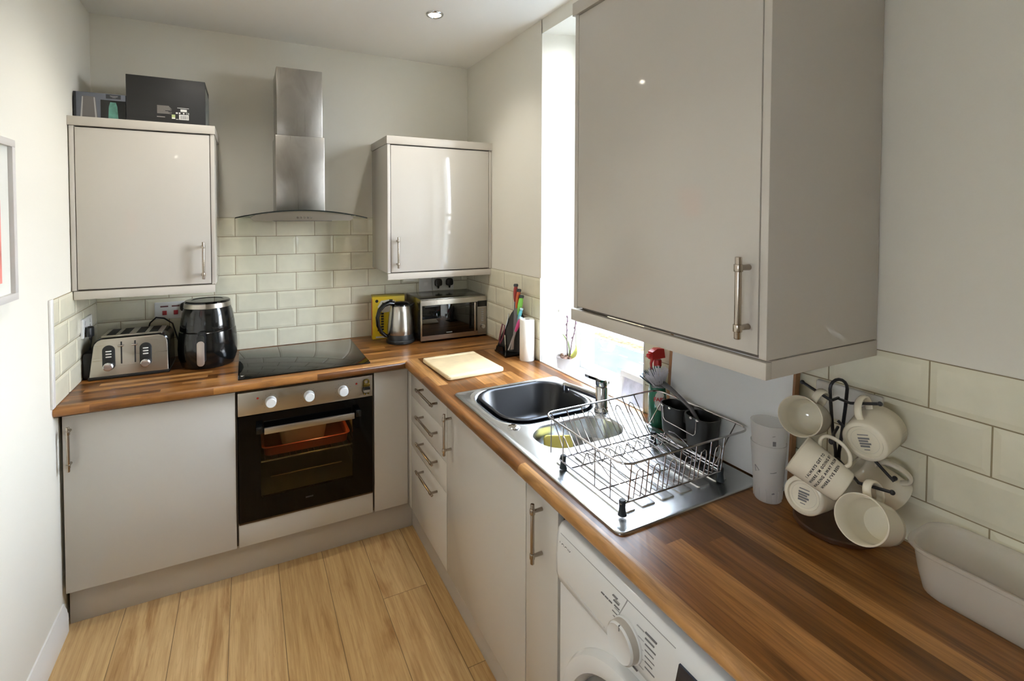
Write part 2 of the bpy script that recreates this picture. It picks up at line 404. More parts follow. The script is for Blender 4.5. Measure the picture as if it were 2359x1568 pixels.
# ------------------------------------------------------------------ the street far below the window
GZ = 1.634 - 8 * 1.884
ASPH = pbr('wet_asphalt', (58, 61, 63), 0.9, spec=0.0, var=0.05, vscale=0.4)
PAVE = pbr('pavement', (150, 149, 146), 0.8, spec=0.1, var=0.06, vscale=1.5)
VERGE = pbr('leafy_verge', (74, 62, 44), 0.9, spec=0.0, var=0.35, vscale=2.2)
PAINT = pbr('road_paint', (235, 235, 232), 0.6)
kx = lambda x: 0.659 + 8 * (x - 0.659); ky = lambda y: -2.987 + 8 * (y + 2.987)
road = struct('road', MB().box(9, kx(5.55), -80, 160, GZ - .1, GZ), ASPH)
for k in range(-14, 16):
    y0 = ky(2.815 + 0.383 * k); o = obj('lane_marking', MB().box(kx(5.2), kx(5.2) + .16, y0, y0 + 1.15, GZ, GZ + .01), PAINT, road)
struct('pavement_near', MB().box(2.4, 9, -80, 160, GZ - .1, GZ + .12), PAVE)
struct('kerb', MB().box(kx(5.55), kx(5.55) + .28, -80, 160, GZ - .1, GZ + .14), PAINT)
struct('verge', MB().box(kx(5.55) + .28, kx(5.78), -80, 160, GZ - .1, GZ + .12), VERGE)
struct('pavement_far', MB().box(kx(5.78), kx(6.02), -80, 160, GZ - .1, GZ + .14), PAINT)
struct('road_far', MB().box(kx(6.02), 240, -200, 300, GZ - .2, GZ + .02), VERGE)

# ------------------------------------------------------------------ lights of the room
BULB = pbr('lit_bulb', (255, 250, 240), 0.4, emit=(255, 246, 228), estr=22.0)
def downlight(x, y, label):
    t = thing('recessed_downlight', label, 'ceiling light', (x, y, H), 'recessed ceiling downlights')
    mb = MB().lathe([(0.030, -0.004), (0.033, -0.007), (0.039, -0.0065), (0.0425, -0.003), (0.043, 0.0), (0.030, 0.0), (0.030, -0.004)], (x, y, H), n=40)
    obj('trim_ring', mb, CHROME2, t)
    mb = MB().lathe([(0.0, -0.0028), (0.018, -0.0032), (0.026, -0.0025), (0.0295, -0.0005), (0.0295, 0.0)], (x, y, H), n=32)
    obj('bulb', mb, BULB, t)
    l = bpy.data.lights.new('downlight_lamp', 'SPOT'); l.energy = LAMP_W; l.color = (1.0, 0.95, 0.86); l.spot_size = math.radians(128); l.spot_blend = 0.9; l.shadow_soft_size = 0.03
    lo = bpy.data.objects.new('downlight_lamp', l); COL.objects.link(lo); lo.parent = t; lo.location = (0, 0, -0.012)
LAMP_W = 11.5
downlight(1.482, -0.728, 'lit chrome downlight in the ceiling in front of the cooker hood wall')
downlight(0.503, -0.726, 'lit chrome downlight reflected in the big wall cabinet door')
downlight(0.503, -2.25, 'added lit chrome downlight, unseen, in the ceiling over the floor between left wall and washing machine')  # extra fixture out of view, added to brighten floor and base doors
wd = bpy.data.worlds.new('overcast_sky'); SC.world = wd; wd.use_nodes = True; t = NT(wd)
bg = t.n['Background']; tc = t.node('ShaderNodeTexCoord'); sp = t.node('ShaderNodeSeparateXYZ'); t.l.new(tc.outputs['Generated'], sp.inputs[0])
t.l.new(t.ramp(sp.outputs[2], [(0.0, (236, 240, 244)), (0.5, (214, 228, 246)), (1.0, (196, 216, 246))]), bg.inputs[0]); bg.inputs[1].default_value = 16.0

# ------------------------------------------------------------------ camera
cd = bpy.data.cameras.new('camera'); cam = bpy.data.objects.new('camera', cd); COL.objects.link(cam)
yaw, pit, rol = 0.463459, 0.0285027, 0.00173820
fwd = V((math.sin(yaw) * math.cos(pit), math.cos(yaw) * math.cos(pit), -math.sin(pit)))
r0 = V((math.cos(yaw), -math.sin(yaw), 0)); u0 = r0.cross(fwd)
rt = r0 * math.cos(rol) + u0 * math.sin(rol); up = -r0 * math.sin(rol) + u0 * math.cos(rol)
M = Matrix((rt, up, -fwd)).transposed().to_4x4(); M.translation = V((0.659306, -2.987004, 1.633596)); cam.matrix_world = M
cd.sensor_fit = 'HORIZONTAL'; cd.sensor_width = 36.0; cd.lens = 36.0 * 1131.854 / 2359
cd.shift_x = (1179.5 - 1132.014) / 2359; cd.shift_y = (531.614 - 784) / 2359; cd.clip_start = 0.02; cd.clip_end = 1000
SC.camera = cam
SC.view_settings.view_transform = 'Standard'; SC.view_settings.look = 'None'; SC.view_settings.gamma = 1.0; SC.view_settings.use_curve_mapping = False
SC.view_settings.exposure = 1.03
cy = SC.cycles; cy.use_denoising = True; cy.max_bounces = 10; cy.diffuse_bounces = 5; cy.glossy_bounces = 5; cy.transmission_bounces = 6; cy.transparent_max_bounces = 10
cy.caustics_reflective = False; cy.caustics_refractive = False; cy.sample_clamp_indirect = 6.0

# ------------------------------------------------------------------ worktop
wt = thing('worktop', 'L shaped wood block worktop with rounded front edge along two walls', 'worktop', (1.37, -0.62, WT))
YB, XB, D, TH = -0.618, 1.362, 0.026, 0.038
def nose_profile():
    pts = [(D, WT - TH), (0.010, WT - TH)]                # (depth from the front edge, z) round bullnose
    for i in range(9):
        a = -PI / 2 + PI * i / 8; pts.append((0.0145 - 0.0145 * math.cos(a), WT - TH / 2 + (TH / 2) * math.sin(a) * (0.985 if abs(i - 4) < 4 else 1)))
    pts += [(0.022, WT), (D, WT)]; return pts
NP = nose_profile()
mb = MB(); mb.loft([[V((0.001, YB + d, z)) for d, z in NP], [V((XB + d, YB + d, z)) for d, z in NP]])
mb.box(0.001, XR - .001, YB + D, -0.001, WT - TH, WT)
obj('back_run', mb, WOODX, wt, ang=50)
mb = MB(); YE = -4.0
mb.loft([[V((XB + d, YB + d, z)) for d, z in NP], [V((XB + d, YE, z)) for d, z in NP]])
hx0, hx1, hy0, hy1 = 1.445, 1.885, -1.76, -1.155       # cut-out for the sink bowls
x0, x1, yt = XB + D, XR - .001, YB + D
mb.box(x0, hx0, YE, yt, WT - TH, WT).box(hx1, x1, YE, yt, WT - TH, WT).box(hx0, hx1, hy1, yt, WT - TH, WT).box(hx0, hx1, YE, hy0, WT - TH, WT)
obj('window_run', mb, WOODY, wt, ang=50)

# ------------------------------------------------------------------ base units
def panel(x0, x1, y0, y1, z0, z1, bev=.0012): return MB().box(x0, x1, y0, y1, z0, z1, bev, 2)
DY = -0.556                                            # door front of the back run
t = thing('base_cabinet', 'wide greige base cabinet with one plain door under the toaster', 'cabinet', (0.31, -0.28, 0.15))
obj('carcass', MB().box(0.03, 0.606, DY + .021, -0.01, 0.15, 0.871), CARC, t)
d = obj('door', panel(0.012, 0.608, DY, DY + .019, 0.152, 0.866), CAB, t)
bar_handle(d, (0.037, DY - .034, 0.648), (0.037, DY - .034, 0.822), (0, -1, 0), label='brushed steel bar handle')
t = thing('oven_housing', 'greige cabinet built round the oven with plain panel below it', 'cabinet', (0.92, -0.28, 0.15))
obj('side_panel', MB().box(0.608, 0.6145, DY + .02, -0.01, 0.15, 0.871), CARC, t); obj('side_panel', MB().box(1.2155, 1.222, DY + .02, -0.01, 0.15, 0.871), CARC, t)
obj('shelf', MB().box(0.6145, 1.2155, DY + .022, -0.01, 0.236, 0.25), CARC, t)
obj('lower_panel', panel(0.6165, 1.2135, DY, DY + .019, 0.152, 0.252), CAB, t)
t = thing('corner_post', 'plain greige corner panels between oven and drawers', 'cabinet panel', (1.3, -0.55, 0.15))
obj('carcass', MB().box(1.45, 1.95, -0.48, -0.02, 0.0, 0.871), CARC, t)
obj('panel', panel(1.2225, 1.3945, DY, DY + .019, 0.152, 0.871), CAB, t)
DX = 1.395
obj('return_panel', panel(DX, DX + .019, -0.611, DY - .001, 0.152, 0.871), CAB, t)
struct('trim_11', panel(0.012, 1.43, -0.513, -0.497, 0.0, 0.1515), PLINTH, label='greige plinth under the oven run')
struct('trim_12', panel(1.431, 1.447, -1.93, -0.497, 0.0, 0.1515), PLINTH, label='greige plinth under the drawers')
# drawers
t = thing('drawer_unit', 'greige four drawer unit with steel bar handles beside the corner', 'drawer unit', (1.68, -0.86, 0.15))
obj('carcass', MB().box(DX + .021, 1.96, -1.102, -0.613, 0.15, 0.871), CARC, t)
for z0, z1, hz in ((0.7385, 0.866, 0.8245), (0.610, 0.7355, 0.6955), (0.482, 0.607, 0.5685), (0.152, 0.479, 0.4355)):
    d = obj('drawer', panel(DX, DX + .019, -1.1015, -0.6135, z0, z1), CAB, t)
    bar_handle(d, (DX - .033, -1.015, hz), (DX - .033, -0.787, hz), (-1, 0, 0))
t = thing('sink_cabinet', 'wide greige base cabinet under the sink with one bar handle', 'cabinet', (1.68, -1.425, 0.15))
obj('carcass', MB().box(DX + .021, 1.44, -1.746, -1.104, 0.15, 0.871), CARC, t)
d = obj('door', panel(DX, DX + .019, -1.7465, -1.1045, 0.152, 0.866), CAB, t)
bar_handle(d, (DX - .033, -1.158, 0.672), (DX - .033, -1.158, 0.842), (-1, 0, 0))
t = thing('narrow_cabinet', 'slim greige base cabinet next to the washing machine', 'cabinet', (1.68, -1.83, 0.15))
obj('carcass', MB().box(DX + .021, 1.96, -1.915, -1.7485, 0.15, 0.871), CARC, t)
d = obj('door', panel(DX, DX + .019, -1.9155, -1.7505, 0.152, 0.866), CAB, t)
bar_handle(d, (DX - .033, -1.839, 0.668), (DX - .033, -1.839, 0.838), (-1, 0, 0))

# ------------------------------------------------------------------ wall units
def wall_unit_back(name, label, x0, x1, yf, z0, z1, side_l, hx, hz, pel, cor, px0, px1):
    t = thing(name, label, 'wall cabinet', ((x0 + x1) / 2, yf / 2, z0))
    pw = 0.0165
    obj('carcass', MB().box(x0 + pw, x1 - pw, yf + .021, -0.001, z0 - .003, z1 - .002), CARC, t)
    obj('end_panel', panel(x0, x0 + pw, yf, -0.001, z0, z1), CAB, t); obj('end_panel', panel(x1 - pw, x1, yf, -0.001, z0, z1), CAB, t)
    d = obj('door', panel(x0 + pw + .003, x1 - pw - .003, yf, yf + .019, z0 + .004, z1 - .005), CAB, t)
    bar_handle(d, (hx, yf - .034, hz[0]), (hx, yf - .034, hz[1]), (0, -1, 0))
    obj('cornice', panel(x0 - .004, x1 + .004, yf - .006, -0.001, z1 + .001, cor), CABE, t)
    pm = MB().box(px0, px1, yf - .003, yf + .015, pel, z0 - .003, .0012)
    obj('pelmet', pm, CABE, t)
    return t
wall_unit_back('wall_cabinet', 'greige wall cabinet with two boxes on top, above the toaster', 0.004, 0.532, -0.366, 1.319, 2.012, True, 0.484, (1.347, 1.517), 1.281, 2.051, 0.010, 0.528)
wall_unit_back('wall_cabinet', 'greige wall cabinet in the corner above the microwave', 1.344, 1.972, -0.362, 1.327, 2.026, True, 1.3945, (1.354, 1.524), 1.290, 2.070, 1.345, 1.966)
t = thing('wall_cabinet', 'large tall greige wall cabinet hung beside the window, nearest the camera', 'wall cabinet', (1.77, -2.05, 1.312))
CX, y0, y1, z0, z1 = 1.568, -2.374, -1.742, 1.352, 2.246
obj('carcass', MB().box(CX + .021, 1.966, y0 + .0175, y1 - .0175, z0 - .004, z1 - .002), CARC, t)
obj('end_panel', panel(CX, 1.9665, y0, y0 + .0165, z0, z1), CAB, t); obj('end_panel', panel(CX, 1.972, y1 - .0165, y1, z0, z1), CAB, t)
d = obj('door', panel(CX, CX + .019, y0 + .0190, y1 - .0190, z0 + .007, z1 - .004), CAB, t)
bar_handle(d, (CX - .033, -2.3345, 1.3905), (CX - .033, -2.3345, 1.555), (-1, 0, 0), r=.0066)
obj('cornice', panel(CX - .006, 1.972, y0 - .004, y1 + .008, z1 + .001, z1 + .04), CABE, t)
mb = MB().box(CX - .002, CX + .016, y0 - .001, y1 + .012, 1.3135, z0 - .004, .0012).box(CX + .016, 1.966, y0 - .001, y0 + .017, 1.3135, z0 - .002, .0012)
mb.box(CX + .016, 1.966, y1 - .006, y1 + .012, 1.3135, z0 - .004, .0012)
obj('pelmet', mb, CABE, t)

# ------------------------------------------------------------------ oven
t = thing('oven', 'built-in black glass oven with steel control panel and three white knobs', 'oven', (0.916, -0.28, 0.255))
FY = -0.562
obj('control_panel', panel(0.6175, 1.2125, FY, FY + .02, 0.7445, 0.8485, .002), STEEL, t)
mb = MB().box(0.62, 1.21, FY + .021, FY + .024, 0.27, 0.848)   # body shell around the cavity
for a in ((0.62, 0.69, 0.27, 0.848), (1.14, 1.21, 0.27, 0.848), (0.69, 1.14, 0.27, 0.345), (0.69, 1.14, 0.665, 0.848)): pass
mb.bm.free(); mb = MB()
for a in ((0.62, 0.685, 0.262, 0.868), (1.145, 1.21, 0.262, 0.868), (0.685, 1.145, 0.262, 0.345), (0.685, 1.145, 0.672, 0.868)): mb.box(a[0], a[1], FY + .022, -0.05, a[2], a[3])
mb.box(0.685, 1.145, -0.09, -0.05, 0.345, 0.672)
obj('cavity', mb, pbr('oven_enamel', (96, 84, 52), 0.35), t)
mb = MB()
for a in ((0.6185, 0.708, 0.2625, 0.7415), (1.116, 1.2115, 0.2625, 0.7415), (0.708, 1.116, 0.2625, 0.358), (0.708, 1.116, 0.655, 0.7415)): mb.box(a[0], a[1], FY, FY + .02, a[2], a[3])
dr = obj('door', mb, BLACKD, t)
obj('window', MB().box(0.708, 1.116, FY + .0005, FY + .006, 0.358, 0.655), thin_glass('oven_glass', (226, 220, 204), .6), dr)
mb = MB().box(0.7225, 1.1165, FY - .046, FY - .034, 0.664, 0.692, .002)
hn = obj('handle', mb, STEEL, dr)
for x in (0.689, 1.1215): obj('handle_bracket', MB().box(x, x + .028, FY - .044, FY, 0.668, 0.70, .004), BLACKP, hn)
obj('lower_trim', MB().box(0.6185, 1.2115, FY + .002, FY + .02, 0.2545, 0.261), pbr('brown_trim', (92, 76, 58), .4, .6), t)
obj('badge', MB().box(0.897, 0.931, FY - .0006, FY, 0.3105, 0.3175), pbr('dull_badge', (60, 62, 64), .4), t)
for x in (0.7515, 0.9155, 1.0705):
    k = MB().lathe([(0.0, .031), (0.019, .031), (0.0215, .029), (0.022, .006), (0.024, .004), (0.024, 0)], (x, FY, 0.7945), (0, -1, 0), 32)
    kn = obj('knob', k, WHITEP, t)
    mk = MB()
    for q in range(9):
        a = PI * (q / 8 * 1.5 - .25); mk.box(x + .036 * math.cos(a) - .0012, x + .036 * math.cos(a) + .0012, FY - .0004, FY + .001, 0.7945 + .036 * math.sin(a) - .0012, 0.7945 + .036 * math.sin(a) + .0012)
    obj('dial_marks', mk, GINK, t)
for x in (0.698, 1.1345):
    obj('indicator_light', MB().lathe([(0, .003), (.0035, .0025), (.005, 0)], (x, FY, 0.8165), (0, -1, 0), 16), pbr('red_indicator', (150, 32, 20), .3), t)
mb = MB()
for x in [0.70 + i * .027 for i in range(17)]: mb.tube([(x, -0.525, 0.506), (x, -0.12, 0.506)], .0016, 6)
mb.tube([(0.69, -0.527, 0.508), (1.14, -0.527, 0.508)], .004, 8)
mb.tube([(0.70, -0.16, 0.46), (0.70, -0.50, 0.46)], .003, 6).tube([(1.13, -0.16, 0.46), (1.13, -0.50, 0.46)], .003, 6)
mb.tube([(0.75, -0.515, 0.425), (1.07, -0.515, 0.425)], .0028, 6)
obj('rack', mb, CHROME, t)
ol = bpy.data.lights.new('oven_fill_light', 'POINT'); ol.energy = 1.0; ol.color = (1, .72, .4); ol.shadow_soft_size = .02  # warm fill light added in the cavity so tray and dish show
oo = bpy.data.objects.new('oven_fill_light', ol); COL.objects.link(oo); oo.parent = t; oo.location = (0.05, -0.13, 0.395)
tr = thing('baking_tray', 'terracotta red baking tray on the oven rack behind the glass door', 'baking tray', (0.92, -0.34, 0.512))
mb = MB(); L = lambda o, z: [V((x, y, z)) for x, y in rrect(.915, -.32, .19 + o, .17 + o, .03)]
mb.loft([L(0, .5125), L(.004, .55), L(.012, .552), L(.012, .555), L(.002, .555), L(-.004, .5155)])
obj('tray', mb, pbr('terracotta_tray', (150, 62, 34), .4), tr)
gd = thing('glass_dish', 'pale glass dish sitting in the red tray inside the oven', 'dish', (0.9, -0.34, 0.517))
mb = MB(); L = lambda o, z: [V((x, y, z)) for x, y in rrect(.905, -.33, .11 + o, .09 + o, .03)]
mb.loft([L(-.01, .516), L(.004, .602), L(.014, .606), L(.014, .612), L(.002, .612), L(-.014, .523)])
obj('bowl', mb, pbr('milky_glass', (206, 216, 206), .45), gd)
mg = thing('bottle_opener', 'small brass and chrome bottle opener magnet on the oven panel', 'bottle opener', (1.182, FY, 0.795))
mb = MB().tube([(1.182 + .0125 * math.cos(a), FY - .006, 0.8215 + .0115 * math.sin(a)) for a in [2 * PI * i / 20 for i in range(20)]], .0032, 8, True)
BRASS = pbr('aged_brass', (128, 112, 56), .28, 1.0)
obj('ring', mb, BRASS, mg)
obj('collar', MB().box(1.165, 1.199, FY - .012, FY - .0005, 0.798, 0.811, .003), BRASS, mg)
mb = MB().loft([[V((1.182 + x * s, FY - dd, 0.783 + z * s)) for x, z in rrect(0, 0, .0175, .0175, .012)] for s, dd in ((1, .0005), (1, .009), (.8, .013))])
obj('body', mb, BLACKP, mg)
mb = MB().loft([[V((1.182 + x * s, FY - dd, 0.777 + z * s)) for x, z in rrect(0, 0, .0165, .0075, .006)] for s, dd in ((1, .0125), (.9, .0155))])
obj('badge', mb, CHROME2, mg)
obj('foot', MB().sphere((1.174, FY - .007, .762), .0055).sphere((1.190, FY - .007, .764), .0055), BRASS, mg)

# ------------------------------------------------------------------ hob and hood
t = tag(obj('hob', MB().loft([[V((x, y, z)) for x, y in rrect(.911, -.309, .291 - o, .261 - o, .006, 3)] for o, z in ((0, WT + .0005), (0, WT + .0045), (.0012, WT + .0055))]), BLACKG), 'black glass hob set in the worktop above the oven', 'hob')
t = thing('cooker_hood', 'steel chimney cooker hood with curved glass canopy over the hob', 'cooker hood', (0.916, -0.2, 1.615))
obj('chimney', panel(0.797, 1.034, -0.27, -0.001, 1.635, 2.047, .003), STEELZ, t)
obj('chimney', panel(0.8045, 1.0265, -0.262, -0.001, 2.047, 2.392, .003), STEELZ, t)
rings = []
for dz in (0.0, 0.006):
    pass
mb = MB(); n = 28; top, bot = [], []
for i in range(n + 1):
    f = i / n * 2 - 1; x = 0.9155 + f * 0.300; z = 1.624 + 0.0365 * (1 - abs(f) ** 2.0)
    bot.append((x, z)); top.append((x, z + .0055))
mb.loft([[V((x, -0.452, z)) for x, z in top + bot[::-1]], [V((x, -0.004, z)) for x, z in top + bot[::-1]]])
cn = obj('canopy', mb, thin_glass('canopy_glass', (196, 206, 200)), t)
mb = MB(); mb.loft([[V((x, -0.4545, z)) for x, z in top + bot[::-1]], [V((x, -0.4521, z)) for x, z in top + bot[::-1]]])
obj('glass_edge', mb, pbr('dark_glass_edge', (30, 34, 32), .15), cn)
mb = MB(); pol = [(x, z - .0005) for x, z in bot if abs(x - .9155) < .205]; a, b = pol[0], pol[-1]
pol = [(0.676, 1.6275), (0.692, 1.6135), (1.134, 1.6135), (1.150, 1.6275)]; up = [(x, z - .0005) for x, z in bot if .68 < x < 1.146][::-1]
mb.prism(pol + up, lambda x, z: (x, -0.435, z), lambda x, z: (x, -0.02, z))
obj('body', mb, STEEL, t)
for k in range(5):
    obj('button', MB().lathe([(0, .0035), (.004, .003), (.005, 0)], (0.884 + k * .0155, -0.435, 1.6285), (0, -1, 0), 14), CHROME2, t)
obj('filter', MB().box(0.78, 1.05, -0.40, -0.06, 1.6105, 1.6135, .001), pbr('filter_mesh', (120, 120, 118), .4, 1), t)

# ------------------------------------------------------------------ sink
t = thing('sink', 'stainless steel one and a half bowl sink with drainer set in the worktop', 'sink', (1.656, -1.645, WT))
SX, SY, SHX, SHY, SZ = 1.656, -1.644, 0.249, 0.499, 0.9140
mb = MB(); bm = mb.bm
lp = lambda c, z: [V((x, y, z)) for x, y in c]
outer = lambda o: rrect(SX, SY, SHX - o, SHY - o, max(.004, .022 - o), 6)
main = lambda o: rrect(1.664, -1.347, .205 - o, .183 - o, .105 - o * .6, 8)
half = lambda o: rrect(1.655, -1.650, .163 - o, .088 - o, .078 - o * .6, 8)
def bridge(loops): return mb.lofts(loops, False, False)
R = bridge([lp(outer(0), WT + .0005), lp(outer(.0005), WT + .0045), lp(outer(.003), WT + .0062), lp(outer(.010), WT + .0060), lp(outer(.015), SZ)])
edges = []
def loop_edges(vs):
    out = []
    for i in range(len(vs)):
        e = bm.edges.get((vs[i], vs[(i + 1) % len(vs)])) or bm.edges.new((vs[i], vs[(i + 1) % len(vs)])); out.append(e)
    return out
edges += loop_edges(R[-1])
# pressed ring, then wall and floor of each bowl
B1 = bridge([lp(main(-.022), SZ), lp(main(-.017), SZ + .0022), lp(main(-.012), SZ + .0004), lp(main(-.004), SZ - .0008), lp(main(0), SZ - .004), lp(main(.004), SZ - .010), lp(main(.014), SZ - .12), lp(main(.028), SZ - .145), lp(main(.055), SZ - .152)])
bm.faces.new(B1[-1]); edges += loop_edges(B1[0])
B2 = bridge([lp(half(-.007), SZ), lp(half(-.003), SZ - .0008), lp(half(0), SZ - .003), lp(half(.004), SZ - .008), lp(half(.012), SZ - .075), lp(half(.024), SZ - .088), lp(half(.045), SZ - .092)])
bm.faces.new(B2[-1]); edges += loop_edges(B2[0])
bmesh.ops.triangle_fill(bm, edges=edges, use_beauty=True)
obj('basin', mb, SINKM, t, ang=30)
mb = MB()
for i, x in enumerate((1.487, 1.553, 1.619, 1.685, 1.751, 1.817)):
    ya, yb = (-1.80 if i < 5 else -1.74), -2.085
    c = lambda o: rrect(x, (ya + yb) / 2, .024 - o, (ya - yb) / 2 - o, .008 - min(o, .005), 4)
    mb.loft([lp(c(0), SZ - .0004), lp(c(.0025), SZ + .0026), lp(c(.006), SZ + .003)])
obj('drainer_ribs', mb, SINKM, t)
obj('overflow_cap', MB().lathe([(0, .0065), (.016, .006), (.020, .004), (.021, 0)], (1.471, -1.537, SZ), n=28), CHROME2, t)
obj('waste', MB().lathe([(0, .002), (.02, .0018), (.026, .0005), (.027, 0)], (1.655, -1.65, SZ - .092), n=24), CHROME2, t)
tp = thing('tap', 'chrome mixer tap with flat lever standing behind the sink bowls', 'tap', (1.834, -1.556, SZ))
TB = V((1.834, -1.556, SZ + .0026))
mb = MB().lathe([(.027, 0), (.0275, .004), (.0245, .009), (.0235, .012), (.0235, .088), (.021, .092), (0, .093)], TB, n=32)
obj('body', mb, CHROME2, tp)
mb = MB().lathe([(.0225, .094), (.0235, .097), (.0235, .112), (.019, .118), (0, .119)], TB, n=32)
mb.loft([[V((1.834 + x, -1.556 + y * .9, SZ + z)) for x, y, z in [(dx - .018, -w, z0), (dx - .018, w, z0), (dx - .018, w, z0 + .010), (dx - .018, -w, z0 + .010)]] for dx, w, z0 in ((.038, .020, .103), (.0, .021, .114), (-.030, .015, .128), (-.052, .012, .137))])
obj('lever', mb, CHROME2, tp, ang=30)
mb = MB().tube([TB + V((0, .015, .045)), TB + V((-.004, .08, .042)), TB + V((-.010, .15, .038)), TB + V((-.016, .205, .034)), TB + V((-.017, .214, .032))], [.0135, .0125, .0115, .0115, .0105], 16)
mb.rcyl(TB + V((-.0165, .206, .038)), TB + V((-.0165, .206, .004)), .0125, .003)
obj('spout', mb, CHROME2, tp)
mb = MB(); bl = lambda o, z: [V((x, y, z)) for x, y in rrect(1.664, -1.347, .196 - o, .172 - o, .098 - o * .5, 8)]
mb.loft([bl(.030, SZ - .138), bl(.010, SZ - .02), bl(.001, SZ + .0005), bl(0, SZ + .003), bl(.004, SZ + .0065), bl(.012, SZ + .006), bl(.018, SZ - .002), bl(.034, SZ - .115), bl(.05, SZ - .131), bl(.09, SZ - .134)])
tag(obj('washing_up_bowl', mb, pbr('black_bowl_plastic', (20, 22, 26), .3), ang=60), 'black plastic washing up bowl sitting in the larger sink bowl', 'washing up bowl')
mb = MB(); sp = lambda o, z: [V((x, y, z)) for x, y in rrect(0, 0, .048 - o, .03 - o, .010, 4)]
mb.loft([sp(.003, 0), sp(0, .004), sp(0, .026), sp(.003, .030)]).xf(frame((1.603, -1.608, SZ - .060), (.9, -.43, .0), (.23, .48, .85)))
tag(obj('sponge', mb, pbr('yellow_sponge', (236, 222, 120), .9, bump=.5, bscale=900)), 'yellow sponge lying in the small sink bowl', 'sponge')

# ------------------------------------------------------------------ washing machine
t = thing('washing_machine', 'white washing machine under the worktop with a dial and dark display', 'washing machine', (1.68, -2.236, 0.0))
wy0, wy1 = -2.535, -1.938
obj('body', MB().box(1.40, 1.955, wy0, wy1, 0.015, 0.846, .006), WHITEA, t)
fp = [(1.42, .843), (1.40, .8435), (1.386, .840), (1.377, .829), (1.3725, .81), (1.369, .76), (1.370, .715), (1.376, .694), (1.384, .687), (1.42, .687)]
mb = MB(); mb.loft([[V((x + o * .35, y, .766 + (z - .766) * (1 - o * 3))) for x, z in fp] for y, o in ((wy0, .02), (wy0 + .004, .006), (wy0 + .016, 0), (wy1 - .016, 0), (wy1 - .004, .006), (wy1, .02))])
obj('fascia', mb, WHITEA, t, ang=50)
obj('front_panel', MB().box(1.384, 1.405, wy0 + .002, wy1 - .002, .09, .684, .006), WHITEA, t)
obj('kick_strip', MB().box(1.39, 1.405, wy0 + .004, wy1 - .004, .02, .086, .004), WHITEA, t)
dc = (1.385, -2.236, .405)
mb = MB().lathe([(.262, 0), (.262, .012), (.255, .024), (.238, .030), (.222, .027), (.214, .016), (.212, .004), (.212, 0), (.262, 0)], dc, (-1, 0, 0), 72)
dr = obj('door', mb, WHITEA, t)
mb = MB().lathe([(.0, .004), (.1, .008), (.16, .014), (.19, .012), (.211, .004), (.211, 0)], dc, (-1, 0, 0), 64)
obj('porthole', mb, pbr('porthole_grey', (128, 130, 130), .12), dr)
seam = pbr('seam_grey', (168, 168, 168), .6)
mb = MB().tube([(1.3742, -2.205, .822), (1.3725, -2.2, .81), (1.3698, -2.178, .765), (1.3698, -2.158, .725), (1.3735, -2.147, .700)], .0012, 6)
mb.tube([(1.3745, wy1 - .02, .822), (1.3745, -2.335, .822)], .0008, 6)
obj('drawer_seam', mb, seam, t)
mb = MB().tube([(1.3715, -2.135, .712), (1.3705, -2.05, .714), (1.3720, -1.99, .718)], .0026, 6)
obj('drawer_grip', mb, pbr('soft_grey_plastic', (196, 198, 198), .4), t)
FX = 1.3693
mb = MB().text('LOGIK', .016, frame((1.3722, -1.981, .7965), (0, -1, 0), (0.04, 0, 1)), .0006, space=1.05); obj('lettering', mb, INK, t)
k = obj('dial', MB().lathe([(.043, 0), (.043, .004), (.040, .006), (.039, .022), (.036, .026), (.034, .0245), (0, .0245)], (FX + .0005, -2.2125, .745), (-1, 0, 0), 48), WHITEA, t)
obj('dial_grip', MB().lathe([(.0405, .0055), (.0400, .021), (.0385, .021), (.0385, .0055), (.0405, .0055)], (FX, -2.2125, .745), (-1, 0, 0), 48), pbr('warm_grey_plastic', (186, 180, 170), .35), k)
obj('pointer', MB().box(FX - .0254, FX - .0205, -2.2135, -2.2115, .772, .784), GINK, k)
mb = MB(); rr = random.Random(3)
def dash(y, z, w, h=.0018): mb.box(FX - .0006, FX + .003, y - w, y, z - h / 2, z + h / 2)
for i in range(10): dash(-2.163 - (.003 * (i % 3)), .806 - i * .0093 - (0.006 if i > 2 else 0), .012 + .010 * rr.random()); 
obj('programme_list', mb, GINK, t); mb = MB()
for i in range(7): dash(-2.262, .798 - i * .0118, .018 + .012 * rr.random(), .0026)
obj('programme_list', mb, GINK, t); mb = MB()
for i in range(3): dash(-2.125 - .013 * i, .7855, .010, .0022)
obj('drawer_marks', mb, GINK, t); mb = MB(); dash(-2.195, .692 + .007, .045, .0016)
obj('option_marks', mb, GINK, t)
mb = MB()
for i in range(5): mb.box(FX - .0004, FX + .003, -2.185, -2.170, .8 - i * .018, .801 - i * .018)
obj('programme_lines', mb, seam, t); mb = MB()
for i in range(5): mb.box(FX - .0004, FX + .003, -2.258, -2.238, .795 - i * .0195, .796 - i * .0195)
obj('programme_lines', mb, seam, t)
pol = [(-2.349, .806), (-2.50, .806), (-2.50, .712), (-2.335, .712), (-2.340, .76)]
d = obj('display', MB().prism(pol, lambda y, z: (FX - .0012, y, z), lambda y, z: (FX + .006, y, z)), pbr('display_navy', (34, 40, 52), .2), t)
obj('display_marks', MB().box(FX - .0016, FX - .001, -2.372, -2.367, .770, .782).box(FX - .0016, FX - .001, -2.384, -2.372, .773, .775), WHITEP, d)

